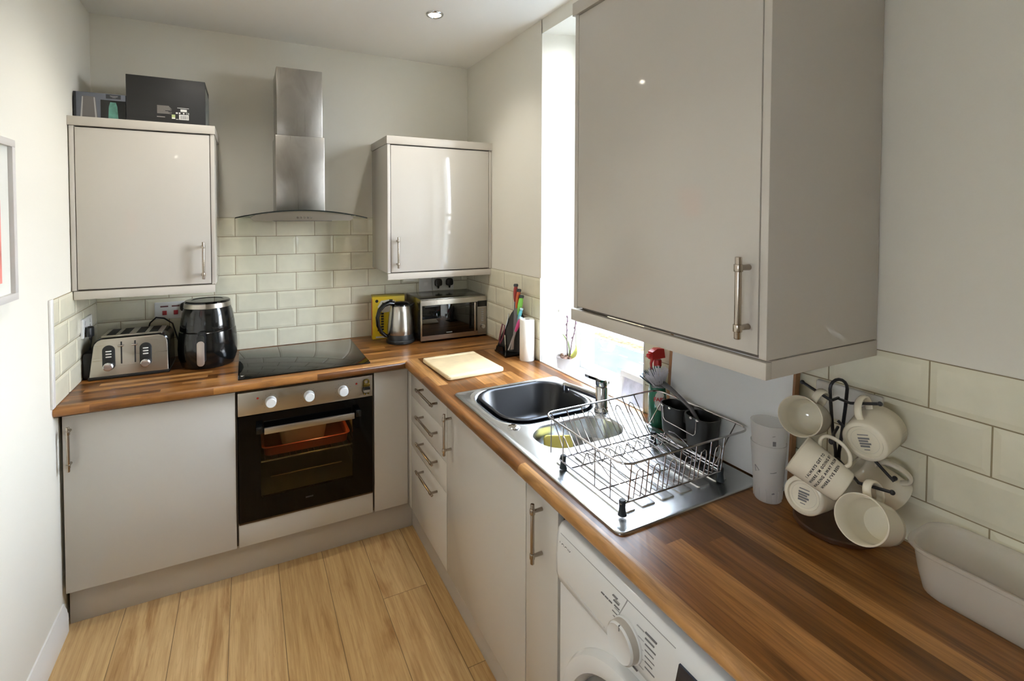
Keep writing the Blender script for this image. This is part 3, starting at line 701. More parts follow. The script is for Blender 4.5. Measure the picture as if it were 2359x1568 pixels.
# ------------------------------------------------------------------ wall sockets
def plate(mb, M, w, h): mb.loft([[M @ V((x, y, z)) for x, y in rrect(0, 0, w / 2 - o, h / 2 - o, .004, 3)] for o, z in ((0, 0), (0, .007), (.002, .009))])
MBACK = lambda x, z: frame((x, -.007, z), (1, 0, 0), (0, 0, 1)); MLEFT = lambda y, z: frame((.007, y, z), (0, 1, 0), (0, 0, 1)); MRIGHT = lambda y, z: frame((XR - .007, y, z), (0, -1, 0), (0, 0, 1))
REDP = pbr('red_rocker', (168, 24, 34), .3)
def lbox(M, x0, x1, y0, y1, z0, z1, b=0.0): return MB().box(x0, x1, y0, y1, z0, z1, b).xf(M)
M = MBACK(.314, 1.153); t = thing('cooker_switch', 'white wall plate with red cooker switches beside the air fryer', 'switch', (.314, -.007, 1.153))
mb = MB(); plate(mb, M, .146, .086); obj('face_plate', mb, WHITEP, t)
for x, z, w, h in ((-.030, .0, .019, .019), (.019, .0, .019, .019)): obj('rocker', lbox(M, x - w / 2, x + w / 2, z - .022, z, .009, .0125, .001), REDP, t)
for x in (-.030, .019): obj('neon_window', lbox(M, x - .018, x + .016, .018, .025, .009, .0096), pbr('dark_red', (92, 34, 34), .4), t)
M = MLEFT(-.2, 1.137); t = thing('wall_socket', 'white double socket on the tiled left wall behind the toaster plug', 'socket', (.007, -.2, 1.137))
mb = MB(); plate(mb, M, .146, .086); obj('face_plate', mb, WHITEP, t)
for x in (-.037, .037):
    obj('rocker', lbox(M, x - .007, x + .007, .012, .030, .009, .012, .001), WHITEP, t)
for x in (-.037, .037): mb = MB().box(x - .003, x + .003, -.006, .004, .0088, .0094).box(x - .014, x - .007, -.024, -.020, .0088, .0094).box(x + .007, x + .014, -.024, -.020, .0088, .0094); obj('pin_holes', mb.xf(M), INK, t)
M = MBACK(1.678, 1.203); t = thing('wall_switch', 'single white switch plate left of the double socket over the microwave', 'switch', (1.678, -.007, 1.203))
mb = MB(); plate(mb, M, .086, .086); obj('face_plate', mb, WHITEP, t); obj('rocker', lbox(M, -.012, .012, -.008, .014, .009, .012, .001), WHITEP, t)
M = MBACK(1.797, 1.203); t = thing('wall_socket', 'white double socket on the back wall above the microwave with two black plugs', 'socket', (1.797, -.007, 1.203))
mb = MB(); plate(mb, M, .146, .086); obj('face_plate', mb, WHITEP, t)
for x in (-.037, .037): obj('rocker', lbox(M, x - .007, x + .007, .018, .034, .009, .012, .001), WHITEP, t)
M = MRIGHT(-2.318, 1.178); t = thing('wall_socket', 'white double socket on the right wall half hidden behind the mug tree', 'socket', (XR - .007, -2.318, 1.178))
mb = MB(); plate(mb, M, .146, .086); obj('face_plate', mb, WHITEP, t)
for x in (-.037, .037): obj('rocker', lbox(M, x - .007, x + .007, .014, .030, .009, .012, .001), WHITEP, t)
def plug(name, c, out, down, parent):
    """fused plug: rounded body tapering to the cord"""
    c, out, down = V(c), V(out), V(down); side = out.cross(down)
    prof = [(.0, .012), (.005, .021), (.018, .0255), (.036, .0255), (.043, .022), (.047, .008), (.062, .004)]
    mb = MB(); mb.loft([[c + down * (h - .022) + side * (w * math.cos(a)) + out * (.016 + (.014 * min(1, w / .02)) * math.sin(a)) for a in [2 * PI * i / 16 for i in range(16)]] for h, w in prof])
    return obj(name, mb, BLACKM, parent)

# ------------------------------------------------------------------ toaster
t = thing('toaster', 'four slice steel toaster with black sides in the left corner', 'toaster', (.185, -.185, WT))
TY = -.292
out = [(.036, .925), (.332, .925)] 
def tout(o=0.0):
    return [(.038 + o, .926), (.331 - o, .926), (.329 - o, 1.045)] + [(.329 - o - .04 + .04 * math.cos(a), 1.052 - o + .04 * math.sin(a)) for a in (.25, .6, 1.0, 1.4, 1.57)] + [(.054 + o + .035 - .035 * math.cos(a), 1.055 - o + .035 * math.sin(a)) for a in (1.57, 1.3, .9, .5, .15)]
mb = MB(); mb.loft([[V((x, y, z)) for x, z in tout(o)] for y, o in ((TY + .002, .002), (TY + .008, -.003), (-.10, -.004), (-.085, .002), (-.08, .015))])
obj('body', mb, BLACKP, t)
mb = MB(); mb.loft([[V((x, y, z)) for x, z in tout(o)] for y, o in ((TY + .003, .001), (TY - .002, .001), (TY - .004, .004))])
obj('front_panel', mb, STEEL, t)
obj('base', MB().box(.033, .336, TY - .003, -.075, .9105, .927, .005).box(.008, .05, TY + .02, -.09, .912, 1.03, .014), BLACKM, t)
mb = MB().box(.075, .305, -.262, -.108, 1.0905, 1.098, .003)
tp = obj('top_plate', mb, STEEL, t)
for x in (.092, .142, .202, .252):
    obj('slot', MB().box(x, x + .034, -.250, -.120, 1.0972, 1.0988, .0006), pbr('slot_black', (14, 13, 12), .7), tp)
for px, z0, z1 in ((.109, .950, 1.062), (.245, .952, 1.060)):
    mb = MB(); mb.loft([[V((px + x, TY - d, (z0 + z1) / 2 + z)) for x, z in rrect(0, 0, .023 - o, (z1 - z0) / 2 - o, .0225 - o, 6)] for o, d in ((0, .003), (0, .006), (.002, .0075))])
    p = obj('control_pad', mb, BLACKM, t)
    for k in range(3): obj('button', MB().box(px - .0105, px + .0105, TY - .0095, TY - .007, 1.008 + k * .0125, 1.013 + k * .0125, .001), WHITEP, p)
    obj('browning_dial', MB().lathe([(0, .019), (.015, .019), (.0185, .016), (.0195, 0)], (px, TY - .007, .970), (0, -1, 0), 28), CHROME2, p)
for x in (.155, .2055):
    obj('lever_slot', MB().box(x - .0028, x + .0028, TY - .0046, TY - .0035, .975, 1.074, .0002), INK, t)
    obj('lever', MB().box(x - .012, x + .012, TY - .024, TY - .004, 1.0545, 1.062, .0035), CHROME2, t)
cd_ = obj('power_cord', MB().tube([(.036, -.235, 1.098), (.034, -.235, 1.07), (.026, -.22, 1.04), (.016, -.18, 1.0), (.016, -.10, .96), (.03, -.06, .93), (.1, -.06, .916)], .0035, 8), BLACKM, t)
plug('plug', (.016, -.236, 1.12), (1, 0, 0), (0, 0, -1), cd_)
obj('rear_cord', MB().tube([(.20, -.075, .95), (.205, -.045, 1.03), (.225, -.035, 1.10), (.25, -.033, 1.125), (.285, -.035, 1.118), (.32, -.04, 1.09), (.345, -.045, 1.0), (.35, -.05, .92)], .0035, 8), BLACKM, t)

# ------------------------------------------------------------------ air fryer
t = thing('air_fryer', 'round gloss black air fryer with a steel-faced basket handle', 'air fryer', (.487, -.215, WT))
AC = V((.487, -.213, WT))
mb = MB().lathe([(.105, .0005), (.112, .004), (.118, .02), (.1265, .05), (.1285, .085), (.1265, .13), (.122, .172), (.1205, .1735), (.1185, .176), (.119, .179), (.116, .21), (.1075, .262), (.100, .283)], AC, n=64)
obj('body', mb, BLACKP, t)
obj('steel_band', MB().lathe([(.1005, .283), (.1025, .285), (.0995, .306), (.096, .307), (.09, .307)], AC, n=64), STEEL, t)
obj('lid', MB().lathe([(.0985, .306), (.0985, .312), (.094, .316), (.07, .3165), (.068, .3145), (0, .3145)], AC, n=64), BLACKG, t)
an = math.radians(-98); rad = V((math.cos(an), math.sin(an), 0)); sid = V((-rad.y, rad.x, 0))
FR = lambda r, s, z: AC + rad * r + sid * s + V((0, 0, z))
mb = MB(); mb.loft([[FR(r, x, z) for x, z in rrect(0, .105, .017, .067, .016, 6)] for r in (.118, .150, .154)])
h = obj('handle', mb, BLACKM, t)
mb = MB(); mb.loft([[FR(r, x, z) for x, z in rrect(0, .087, .0155 - o, .058 - o, .0145 - o, 6)] for o, r in ((0, .153), (0, .1565), (.001, .1572))])
obj('handle_face', mb, pbr('satin_grip', (176, 166, 158), .35, .6), h)
obj('release_button', MB().box(-.015, .015, .163, .183, .118, .142, .005).xf(Matrix(((sid.x, 0, rad.x, AC.x), (sid.y, 0, rad.y, AC.y), (0, 1, 0, AC.z), (0, 0, 0, 1)))), BLACKM, t)
plug('plug', (.378, -.008, 1.17), (0, -1, 0), (0, 0, -1), t)
obj('power_cord', MB().tube([(.378, -.024, 1.12), (.376, -.035, 1.05), (.39, -.05, .98), (.42, -.09, .93)], .0035, 8), BLACKM, t)

# ------------------------------------------------------------------ yellow pack, kettle, microwave
t = thing('food_box', 'yellow cardboard food box standing behind the kettle', 'box', (1.43, -.1, WT))
Mx = Matrix.Translation((1.325, -.052, WT + .0005)) @ Matrix.Rotation(math.radians(-7), 4, 'Z')
YEL = pbr('yellow_card', (222, 190, 30), .45)
obj('carton', MB().box(0, .19, -.052, 0, 0, .258, .001).xf(Mx), YEL, t)
obj('side_print', MB().box(-.0006, .0002, -.051, -.001, .02, .235).xf(Mx), pbr('red_card', (196, 84, 40), .5), t)
obj('lid_edge', MB().box(-.0005, .1905, -.0525, .0005, .25, .2585).xf(Mx), pbr('olive_card', (150, 132, 30), .5), t)
mb = MB(); mb.loft([[V((x, -.0525 - d, z)) for x, z in ((.03, .19), (.05, .226), (.10, .232), (.135, .222), (.15, .19), (.12, .16), (.06, .155))] for d in (0, .0006)])
obj('white_splash', mb.xf(Mx), pbr('white_card', (226, 222, 208), .5), t)
mb = MB(); mb.box(.098, .118, -.0535, -.053, .205, .232).box(.056, .066, -.0535, -.053, .206, .216).box(.048, .058, -.0535, -.053, .19, .2).box(.120, .132, -.0535, -.053, .20, .22)
mb.lathe([(.009, 0), (.009, .0008), (.0, .0008)], (.026, -.0525, .225), (0, -1, 0), 18)
obj('dark_print', mb.xf(Mx), INK, t)
mb = MB()
for i in range(7): mb.box(.030, .042, -.0535, -.053, .140 - i * .0155, .150 - i * .0155).box(.050, .066, -.0535, -.053, .144 - i * .0155, .155 - i * .0155)
obj('vertical_print', mb.xf(Mx), INK, t)
obj('white_strip', MB().box(.02, .10, -.0533, -.0525, .006, .016).xf(Mx), WHITEP, t)

t = thing('kettle', 'brushed steel jug kettle with black handle and base', 'kettle', (1.45, -.205, WT))
KC = V((1.453, -.222, WT))
obj('base', MB().lathe([(.078, .0005), (.081, .004), (.081, .016), (.0755, .021), (.0755, .05), (.0745, .052)], KC, n=48), BLACKM, t)
obj('body', MB().lathe([(.0745, .050), (.0752, .053), (.0745, .08), (.070, .13), (.063, .18), (.057, .210), (.055, .213)], KC, n=64), brushed('kettle_steel', (182, 178, 170), .24, 'z'), t)
lid = obj('lid', MB().lathe([(.0555, .211), (.054, .220), (.042, .230), (.02, .234), (0, .235)], KC, n=40), BLACKP, t)
K = lambda x, y, z: KC + V((x, y, z))
mb = MB().tube([K(-.040, -.005, .226), K(-.07, -.008, .231), K(-.10, -.012, .222), K(-.124, -.014, .196), K(-.136, -.016, .155), K(-.132, -.014, .11), K(-.114, -.011, .07), K(-.09, -.008, .048), K(-.07, -.004, .04)], [.012, .0135, .013, .012, .0115, .011, .0105, .010, .009], 12, r2=.016)
obj('handle', mb, BLACKP, t)
mb = MB(); mb.loft([[K(.045, -.02, .20), K(.045, .02, .20), K(.052, .016, .165), K(.052, -.016, .165)], [K(.078, -.008, .218), K(.078, .008, .218), K(.064, .004, .18), K(.064, -.004, .18)], [K(.086, -.005, .222), K(.086, .005, .222), K(.080, .002, .21), K(.080, -.002, .21)]])
obj('spout', mb, BLACKM, t)

t = thing('microwave', 'steel and black microwave oven in the right corner under the cabinet', 'microwave', (1.757, -.16, WT))
MX0, MX1, MYF, MZ0, MZ1 = 1.5455, 1.9645, -.315, .921, 1.154
obj('body', MB().box(MX0 + .004, MX1 - .004, MYF + .012, -.02, MZ0, MZ1 + .006, .004), pbr('dark_metal_case', (150, 147, 140), .22, .9), t)
for x in (MX0 + .03, MX1 - .05):
    for y in (-.28, -.06): obj('foot', MB().cyl((x, y, WT + .0005), (x, y, MZ0 + .001), .012, n=14), BLACKM, t)
obj('front_frame', MB().box(MX0, MX1, MYF, MYF + .014, MZ0, MZ1, .003), STEEL, t)
d = obj('door_glass', MB().box(MX0 + .008, 1.9005, MYF - .0025, MYF + .001, MZ0 + .028, MZ1 - .030, .001), BLACKG, t)
obj('handle', MB().rcyl((1.8735, MYF - .026, MZ0 + .03), (1.8735, MYF - .026, MZ1 - .028), .006, .002).cyl((1.8735, MYF - .026, MZ0 + .045), (1.8735, MYF, MZ0 + .045), .004).cyl((1.8735, MYF - .026, MZ1 - .043), (1.8735, MYF, MZ1 - .043), .004), STEELH, d)
obj('badge', MB().box(1.70, 1.737, MYF - .0031, MYF - .002, MZ0 + .036, MZ0 + .041), GREYP, d)
obj('clock_display', MB().box(1.9025, 1.9625, MYF - .002, MYF + .001, MZ1 - .062, MZ1 - .026, .0005), BLACKG, t)
p = obj('keypad', MB().box(1.9040, 1.9610, MYF - .0018, MYF + .001, MZ0 + .008, MZ1 - .066, .0005), pbr('satin_keypad', (150, 142, 130), .35, .7), t)
obj('dial', MB().lathe([(0, .016), (.0125, .016), (.0145, .013), (.015, 0)], (1.9335, MYF - .002, MZ0 + .053), (0, -1, 0), 28), CHROME2, p)
for k in range(6): obj('key', MB().box(1.925, 1.941, MYF - .003, MYF - .001, MZ0 + .082 + k * .0135, MZ0 + .089 + k * .0135, .0008), GREYP, p)
plug('plug', (1.834, -.016, 1.215), (0, -1, 0), (0, 0, -1), t)
t2 = bpy.data.objects['kettle']; plug('plug', (1.758, -.016, 1.215), (0, -1, 0), (0, 0, -1), t2)

# ------------------------------------------------------------------ boxes on the left wall cabinet
t = thing('cardboard_box', 'large black cardboard box with white barcode on the left wall cabinet', 'box', (.34, -.16, 2.052))
bx0, bx1, by0, by1, bz0, bz1 = .189, .494, -.295, -.03, 2.0515, 2.2655
obj('carton', MB().box(bx0, bx1, by0, by1, bz0, bz1, .0015), pbr('black_card', (40, 40, 40), .55), t)
obj('side_label', MB().box(bx1 - .001, bx1 + .0008, by0 + .012, by1 - .02, bz0 + .004, bz1 - .03), pbr('grey_label', (104, 110, 108), .35, var=.25, vscale=30), t)
def fb(x0, x1, z0, z1, d=.0006): return MB().box(x0, x1, by0 - d, by0 + .0004, z0, z1)
obj('barcode_label', fb(.3885, .4270, 2.080, 2.1035), WHITEP, t)
mb = MB(); x = .394
for w_ in (2, 1, 2, 1, 1, 3, 1, 2, 2, 1, 1, 2): mb.box(x, x + w_ * .0008, by0 - .001, by0 - .0004, 2.0835, 2.0995); x += w_ * .0008 + .0013
obj('bars', mb, GINK, t)
obj('sticker', fb(.3945, .4195, 2.117, 2.128), WHITEP, t)
obj('green_label', fb(.3600, .3735, 2.082, 2.1015), pbr('green_label', (176, 190, 128), .5), t)
obj('label_foot', fb(.3605, .3730, 2.0825, 2.088, .0009), WHITEP, t)
mb = MB().text('CE', .0115, frame((.4225, by0 - .0004, 2.1095), (1, 0, 0), (0, 0, 1)), .0003)
mb.box(.376, .384, by0 - .0008, by0, 2.1065, 2.113).box(.388, .394, by0 - .0008, by0, 2.1065, 2.113).box(.404, .410, by0 - .0008, by0, 2.1065, 2.113).box(.376, .386, by0 - .0008, by0, 2.080, 2.0825)
mb.box(.382, .428, by0 - .0008, by0, 2.1325, 2.1345)
obj('safety_marks', mb, WHITEP, t)
mb = MB(); rr = random.Random(5)
for i in range(12): mb.box(.304, .304 + (.046 if i == 0 else .030 + .028 * rr.random()), by0 - .0006, by0, 2.1375 - i * .0031, 2.139 - i * .0031)
mb.box(.303, .334, by0 - .0006, by0, 2.0860, 2.0895)
obj('small_print', mb, pbr('print_grey', (150, 144, 138), .6), t)
t = thing('glassware_box', 'grey and black glassware box beside the large black carton', 'box', (.095, -.16, 2.052))
gx0, gx1, gy, gz1 = .0045, .187, -.292, 2.170
obj('carton', MB().box(gx0, gx1, gy, -.06, 2.0515, gz1, .001), pbr('slate_card', (104, 108, 118), .5), t)
g = lambda x0, x1, z0, z1, d: MB().box(x0, x1, gy - d, gy + .0003, z0, z1)
obj('left_edge', g(gx0, gx0 + .009, 2.052, gz1 - .001, .0006), pbr('edge_dark', (38, 40, 44), .5), t)
w = obj('window_print', g(.098, gx1, 2.052, 2.142, .0006), pbr('window_black', (16, 17, 18), .15), t)
mb = MB(); mb.loft([[V((x, gy - d, z)) for x, z in ((.124, 2.053), (.127, 2.115), (.132, 2.134), (.152, 2.134), (.157, 2.115), (.161, 2.053))] for d in (.0004, .0009)])
obj('green_glass', mb, pbr('green_glass_print', (92, 142, 128), .3, var=.2, vscale=25), t)
mb = MB(); mb.loft([[V((x, gy - d, z)) for x, z in ((.026, 2.053), (.034, 2.153), (.079, 2.153), (.088, 2.053))] for d in (.0003, .0007)])
obj('clear_glass', mb, pbr('clear_glass_print', (108, 104, 102), .3), t)
mb = MB()
for a, b in (((.030, 2.055), (.036, 2.15)), ((.082, 2.055), (.076, 2.15))): mb.loft([[V((a[0] - .003, gy - d, a[1])), V((a[0] + .003, gy - d, a[1])), V((b[0] + .002, gy - d, b[1])), V((b[0] - .002, gy - d, b[1]))] for d in (.0007, .001)])
obj('glass_shine', mb, pbr('shine_print', (176, 174, 172), .3), t)
lb = obj('title_label', g(.117, .170, 2.149, 2.1675, .0007), pbr('label_dark', (54, 56, 60), .5), t)
obj('title_print', g(.131, .160, 2.1605, 2.1625, .001).box(.134, .158, gy - .001, gy, 2.157, 2.1585).box(.140, .152, gy - .001, gy, 2.1535, 2.155), pbr('print_light', (150, 150, 150), .5), t)

# ------------------------------------------------------------------ picture on the left wall
t = thing('picture_frame', 'white framed picture with a pink print at the left wall edge', 'picture', (.012, -1.2, 1.62))
py0, py1, pz0, pz1 = -1.46, -.957, 1.374, 1.868
mb = MB()
for a in ((py0, py1, pz0, pz0 + .022), (py0, py1, pz1 - .022, pz1), (py0, py0 + .022, pz0 + .022, pz1 - .022), (py1 - .022, py1, pz0 + .022, pz1 - .022)): mb.box(.001, .022, *a, .001)
obj('frame', mb, pbr('white_frame', (208, 204, 200), .4), t)
obj('mount', MB().box(.002, .010, py0 + .02, py1 - .02, pz0 + .02, pz1 - .02), pbr('mount_card', (220, 220, 212), .7), t)
obj('print', MB().box(.0102, .0112, py0 + .11, -1.040, pz0 + .06, 1.68), pbr('pink_print', (214, 130, 120), .6, var=.15, vscale=12), t)

# ------------------------------------------------------------------ chopping board, knife block, kitchen roll
t = thing('chopping_board', 'pale wooden chopping board lying on the worktop near the corner', 'chopping board', (1.585, -.815, WT))
BW = pbr('pale_board_wood', (206, 184, 144), .5, var=.07, vscale=9)
Mx = Matrix.Translation((1.585, -.820, WT)) @ Matrix.Rotation(math.radians(2.0), 4, 'Z')
mb = MB(); cb = lambda o, z: [V((x, y, z)) for x, y in rrect(0, 0, .143 - o, .163 - o, .016, 5)]
mb.loft([cb(.004, .0005), cb(0, .005), cb(0, .015), cb(.002, .018), cb(.006, .020)]); obj('board', mb.xf(Mx), BW, t)
mb = MB().box(-.137, .137, -.1565, -.128, .0198, .0206).box(-.137, .137, .128, .1565, .0198, .0206); mb.xf(Mx)
obj('end_batten', MB().box(-.138, .138, -.157, -.128, .0190, .0207, .0004).xf(Mx), pbr('batten_wood', (214, 195, 158), .5), t)
obj('end_batten', MB().box(-.138, .138, .128, .157, .0190, .0207, .0004).xf(Mx), pbr('batten_wood', (214, 195, 158), .5), t)
t = thing('knife_block', 'black fan shaped knife stand against the tiles', 'knife block', (1.895, -.72, WT))
mb = MB(); mb.loft([[V((x, y, z)) for x, y in ((1.853, -.640), (1.842, -.785), (1.955, -.775), (1.955, -.655))] for z in (WT + .0005, WT + .010)])
obj('base', mb, BLACKP, t)
A0, A1 = V((1.862, -.655, 0)), V((1.950, -.770, 0)); AN = (A1 - A0).cross(V((0, 0, 1))).normalized()
mb = MB(); pol = [(-.04, .012), (1.04, .012), (1.04, .20), (.80, .258), (.58, .215), (.20, .10)]
mb.loft([[A0 + (A1 - A0) * f + V((0, 0, WT + z)) + AN * o for f, z in pol] for o in (-.009, .009)])
obj('panel', mb, BLACKM, t)
mb = MB(); mb.loft([[A0 + (A1 - A0) * f + V((0, 0, WT + z)) + AN * o for f, z in ((.0, .010), (.32, .010), (.30, .035), (.05, .04))] for o in (.018, .026)])
obj('front_clip', mb, BLACKP, t)
BLADE = pbr('satin_blade', (150, 150, 152), .4, .8)
def knife(label, top, bot, col, r=.0115, tip=None):
    t = thing('kitchen_knife', label, 'knife', bot, 'coloured knives in the knife block'); top, bot = V(top), V(bot); d = bot - top
    mb = MB().tube([top + d * f for f in (.14, .25, .5, .8, 1.0)], [r * .8, r, r * 1.12, r * .9, r * .55], 12, r2=r * .72); obj('handle', mb, pbr('knife_' + col[0], col[1], .4), t)
    obj('end_cap', MB().tube([top, top + d * .05, top + d * .15], [r * .9, r * 1.2, r * 1.08], 12, r2=r * .8), pbr('cap_' + ('pale' if len(col) > 2 else 'black'), col[2] if len(col) > 2 else (34, 34, 36), .35), t)
    tip = V(tip); sd = (tip - bot).cross(V((.45, .89, 0))).normalized()
    mb = MB(); mb.loft([[bot + sd * .005 + AN * .0008, bot - sd * .005 + AN * .0008, bot - sd * .005 - AN * .0008, bot + sd * .005 - AN * .0008], [tip + sd * .003 + AN * .0005, tip - sd * .003 + AN * .0005, tip - sd * .003 - AN * .0005, tip + sd * .003 - AN * .0005]])
    obj('blade', mb, BLADE, t)
ko = AN * .016
KN = [0]; vd = V((-.48, -.88, .27)).normalized()
def kp(x, y, z): q = .022 + .014 * (KN[0] // 3); KN[0] += 1; return tuple(V((x, y, z)) + vd * q)
knife('red handled knife, tallest in the knife block', kp(1.930, -.735, 1.278), kp(1.925, -.735, 1.185), ('red', (150, 52, 46)), tip=kp(1.915, -.735, .935))
knife('orange handled knife just below the red one in the knife block', kp(1.943, -.745, 1.250), kp(1.930, -.742, 1.150), ('orange', (190, 88, 46)), tip=kp(1.91, -.735, .935))
knife('lime green handled knife in the middle of the knife block', kp(1.953, -.755, 1.218), kp(1.936, -.750, 1.115), ('green', (128, 196, 78)), .0125, tip=kp(1.905, -.735, .935))
knife('turquoise handled small knife in the knife block', kp(1.950, -.760, 1.150), kp(1.932, -.755, 1.085), ('turquoise', (92, 168, 178), (170, 200, 204)), .009, tip=kp(1.90, -.735, .935))
knife('pink handled small knife, lowest on the front of the knife block', kp(1.945, -.765, 1.105), kp(1.917, -.752, 1.030), ('pink', (196, 66, 128), (176, 196, 204)), .0105, tip=kp(1.885, -.735, .935))
sc = thing('kitchen_scissors', 'dark red handled scissors hung at the left of the knife block', 'scissors', (1.868, -.668, .96))
S0 = A0 + (A1 - A0) * .22 + AN * .016
def sx(f, z): return A0 + (A1 - A0) * f + V((0, 0, WT + z)) + AN * .017
obj('handle', MB().tube([sx(.26, .155), sx(.36, .15), sx(.30, .09), sx(.16, .05), sx(.13, .07), sx(.20, .12)], .0045, 8, True), pbr('maroon_handle', (104, 50, 62), .4), sc)
obj('blade', MB().tube([sx(.52, .215), sx(.46, .17), sx(.36, .13)], .0035, 6).tube([sx(.36, .10), sx(.40, .012)], .003, 6), CHROME2, sc)
t = thing('kitchen_roll', 'white kitchen roll standing upright beside the knife block', 'kitchen roll', (1.928, -.858, WT))
obj('paper', MB().lathe([(.0135, .002), (.036, .0005), (.0375, .003), (.0375, .205), (.036, .208), (.0135, .2075), (.0135, .002)], (1.9265, -.858, WT), n=48), pbr('kitchen_paper', (236, 234, 228), .9, bump=.25, bscale=500), t)
obj('core', MB().lathe([(.0115, .0006), (.0134, .0006), (.0134, .2072), (.0115, .2072), (.0115, .0006)], (1.9265, -.858, WT), n=32), pbr('card_core', (160, 150, 138), .8), t)

# ------------------------------------------------------------------ window sill things
t = thing('orchid', 'potted orchid with two broad leaves and bare stems on the window sill', 'potted plant', (2.052, -1.035, SILL))
OC = V((2.052, -1.035, SILL))
obj('pot', MB().lathe([(.042, .0005), (.045, .003), (.056, .10), (.057, .108), (.053, .108), (.050, .098), (0, .098)], OC, n=36), frosted('smoky_pot', (176, 168, 164), .25), t)
mb = MB(); rr = random.Random(9)
for i in range(26):
    a, q = rr.random() * 6.28, .045 * math.sqrt(rr.random()); mb.sphere(OC + V((q * math.cos(a), q * math.sin(a), .100 + .008 * rr.random())), .007 + .006 * rr.random(), 8, (1, .7, .6))
o = obj('bark_chips', mb, pbr('bark', (126, 98, 84), .9), t); o['kind'] = 'stuff'
def leaf(base, tip, w, bend, name, mat):
    base, tip = V(base), V(tip); d = tip - base; s = d.cross(V((.89, -.45, .1))).normalized(); n_ = s.cross(d).normalized(); mb = MB(); rings = []
    for i in range(11):
        f = i / 10; c = base + d * f + n_ * (bend * math.sin(f * PI)); q = w * (math.sin(PI * min(1, f * .92 + .06)) ** .7) + .0005
        rings.append([c - s * q + n_ * (.25 * q), c - n_ * .001, c + s * q + n_ * (.25 * q), c + n_ * .001])
    mb.loft(rings); return obj(name, mb, mat, t, ang=70)
LG = pbr('orchid_leaf', (150, 178, 96), .35, var=.12, vscale=20); LY = pbr('orchid_leaf_yellowing', (206, 202, 110), .35, var=.1, vscale=20)
leaf(OC + V((.0, -.005, .10)), OC + V((.005, .055, .205)), .022, .012, 'leaf', LG)
leaf(OC + V((.0, -.01, .10)), OC + V((.0, -.062, .180)), .019, .012, 'leaf', LY)
for pts in ([(0, .005, .1), (.002, .012, .18), (.003, .015, .25), (.006, .012, .30)], [(0, -.012, .1), (.0, -.03, .18), (.004, -.05, .245), (.006, -.056, .31)]):
    P_ = [OC + V(p) for p in pts]; s = obj('stem', MB().tube(P_, .0028, 8), pbr('orchid_stem', (110, 92, 96), .6), t)
    mb = MB()
    for k in range(5):
        f = .45 + k * .13; j = min(2, int(f * 3)); c = P_[j].lerp(P_[j + 1], f * 3 - j); mb.sphere(c + V((0, .004 * (-1) ** k, .002)), .005, 8, (1, 1, 1.4))
    obj('buds', mb, pbr('orchid_bud', (128, 104, 120), .5), s)
t = thing('photo_frame', 'small white photo frame leaning on the window sill', 'photo frame', (2.06, -1.485, SILL))
Mx = frame((2.052, -1.485, SILL + .001), (0, -1, 0), (.20, 0, 1))
mb = MB(); w2, h2, b_ = .090, .140, .022
for a in ((-w2, w2, 0, b_), (-w2, w2, h2 - b_, h2), (-w2, -w2 + b_, b_, h2 - b_), (w2 - b_, w2, b_, h2 - b_)): mb.box(a[0], a[1], a[2], a[3], 0, .014, .001)
obj('frame', mb.xf(Mx), pbr('white_photo_frame', (224, 220, 218), .4), t)
obj('photo', MB().box(-w2 + .02, w2 - .02, .02, h2 - .02, .001, .006).xf(Mx), pbr('pale_photo', (190, 186, 196), .5, var=.12, vscale=22), t)
obj('easel_strut', MB().box(-.012, .012, .02, .11, -.003, 0).xf(Mx), TRIMW, t)

# ------------------------------------------------------------------ things behind the drainer
t = thing('white_board', 'large white board with wooden edges leaning on the tiles behind the sink', 'board', (1.93, -1.99, WT))
Mx = frame((1.930, -1.995, WT + .0035), (0, -1, 0), (.07, 0, 1)); bw, bh = .2125, .405
obj('face', MB().box(-bw + .012, bw - .006, 0, bh, .0, .0125).xf(Mx), pbr('white_board_face', (232, 234, 234), .4), t)
OAK = pbr('board_oak_edge', (150, 108, 72), .5, var=.1, vscale=30)
obj('edge_strip', MB().box(-bw, -bw + .012, 0, bh, -.003, .013).xf(Mx), OAK, t); obj('edge_strip', MB().box(bw - .006, bw, 0, bh, -.003, .016).xf(Mx), OAK, t)
t = thing('spray_bottle', 'green spray bottle of washing up liquid with red trigger head', 'spray bottle', (1.928, -1.738, WT))
SB = V((1.930, -1.734, WT))
mb = MB(); el = lambda rx, ry, z: [SB + V((rx * math.cos(a), ry * math.sin(a), z)) for a in [2 * PI * i / 28 for i in range(28)]]
mb.loft([el(.022, .030, .0005), el(.025, .034, .006), el(.025, .034, .10), el(.024, .032, .125), el(.022, .028, .150), el(.016, .019, .178), el(.011, .011, .205), el(.011, .011, .212)])
obj('bottle', mb, pbr('green_bottle', (28, 112, 84), .15), t)
mb = MB().lathe([(.0135, .210), (.0135, .228), (.012, .232)], SB, n=24); mb.loft([[SB + V((x, y, z)) for x, z in ((-.034, .236), (-.034, .262), (-.010, .272), (.020, .268), (.026, .236))] for y in (-.010, .010)])
mb.rcyl(SB + V((-.046, 0, .250)), SB + V((-.03, 0, .250)), .008, .002)
hd = obj('trigger_head', mb, pbr('red_trigger', (190, 38, 36), .35), t)
obj('trigger', MB().tube([SB + V((-.022, 0, .238)), SB + V((-.030, 0, .222)), SB + V((-.028, 0, .200))], [.005, .0045, .0035], 8), pbr('red_trigger', (190, 38, 36), .35), hd)
cv = V((-.447, -.894, 0)).normalized(); sdv = V((.894, -.447, 0))
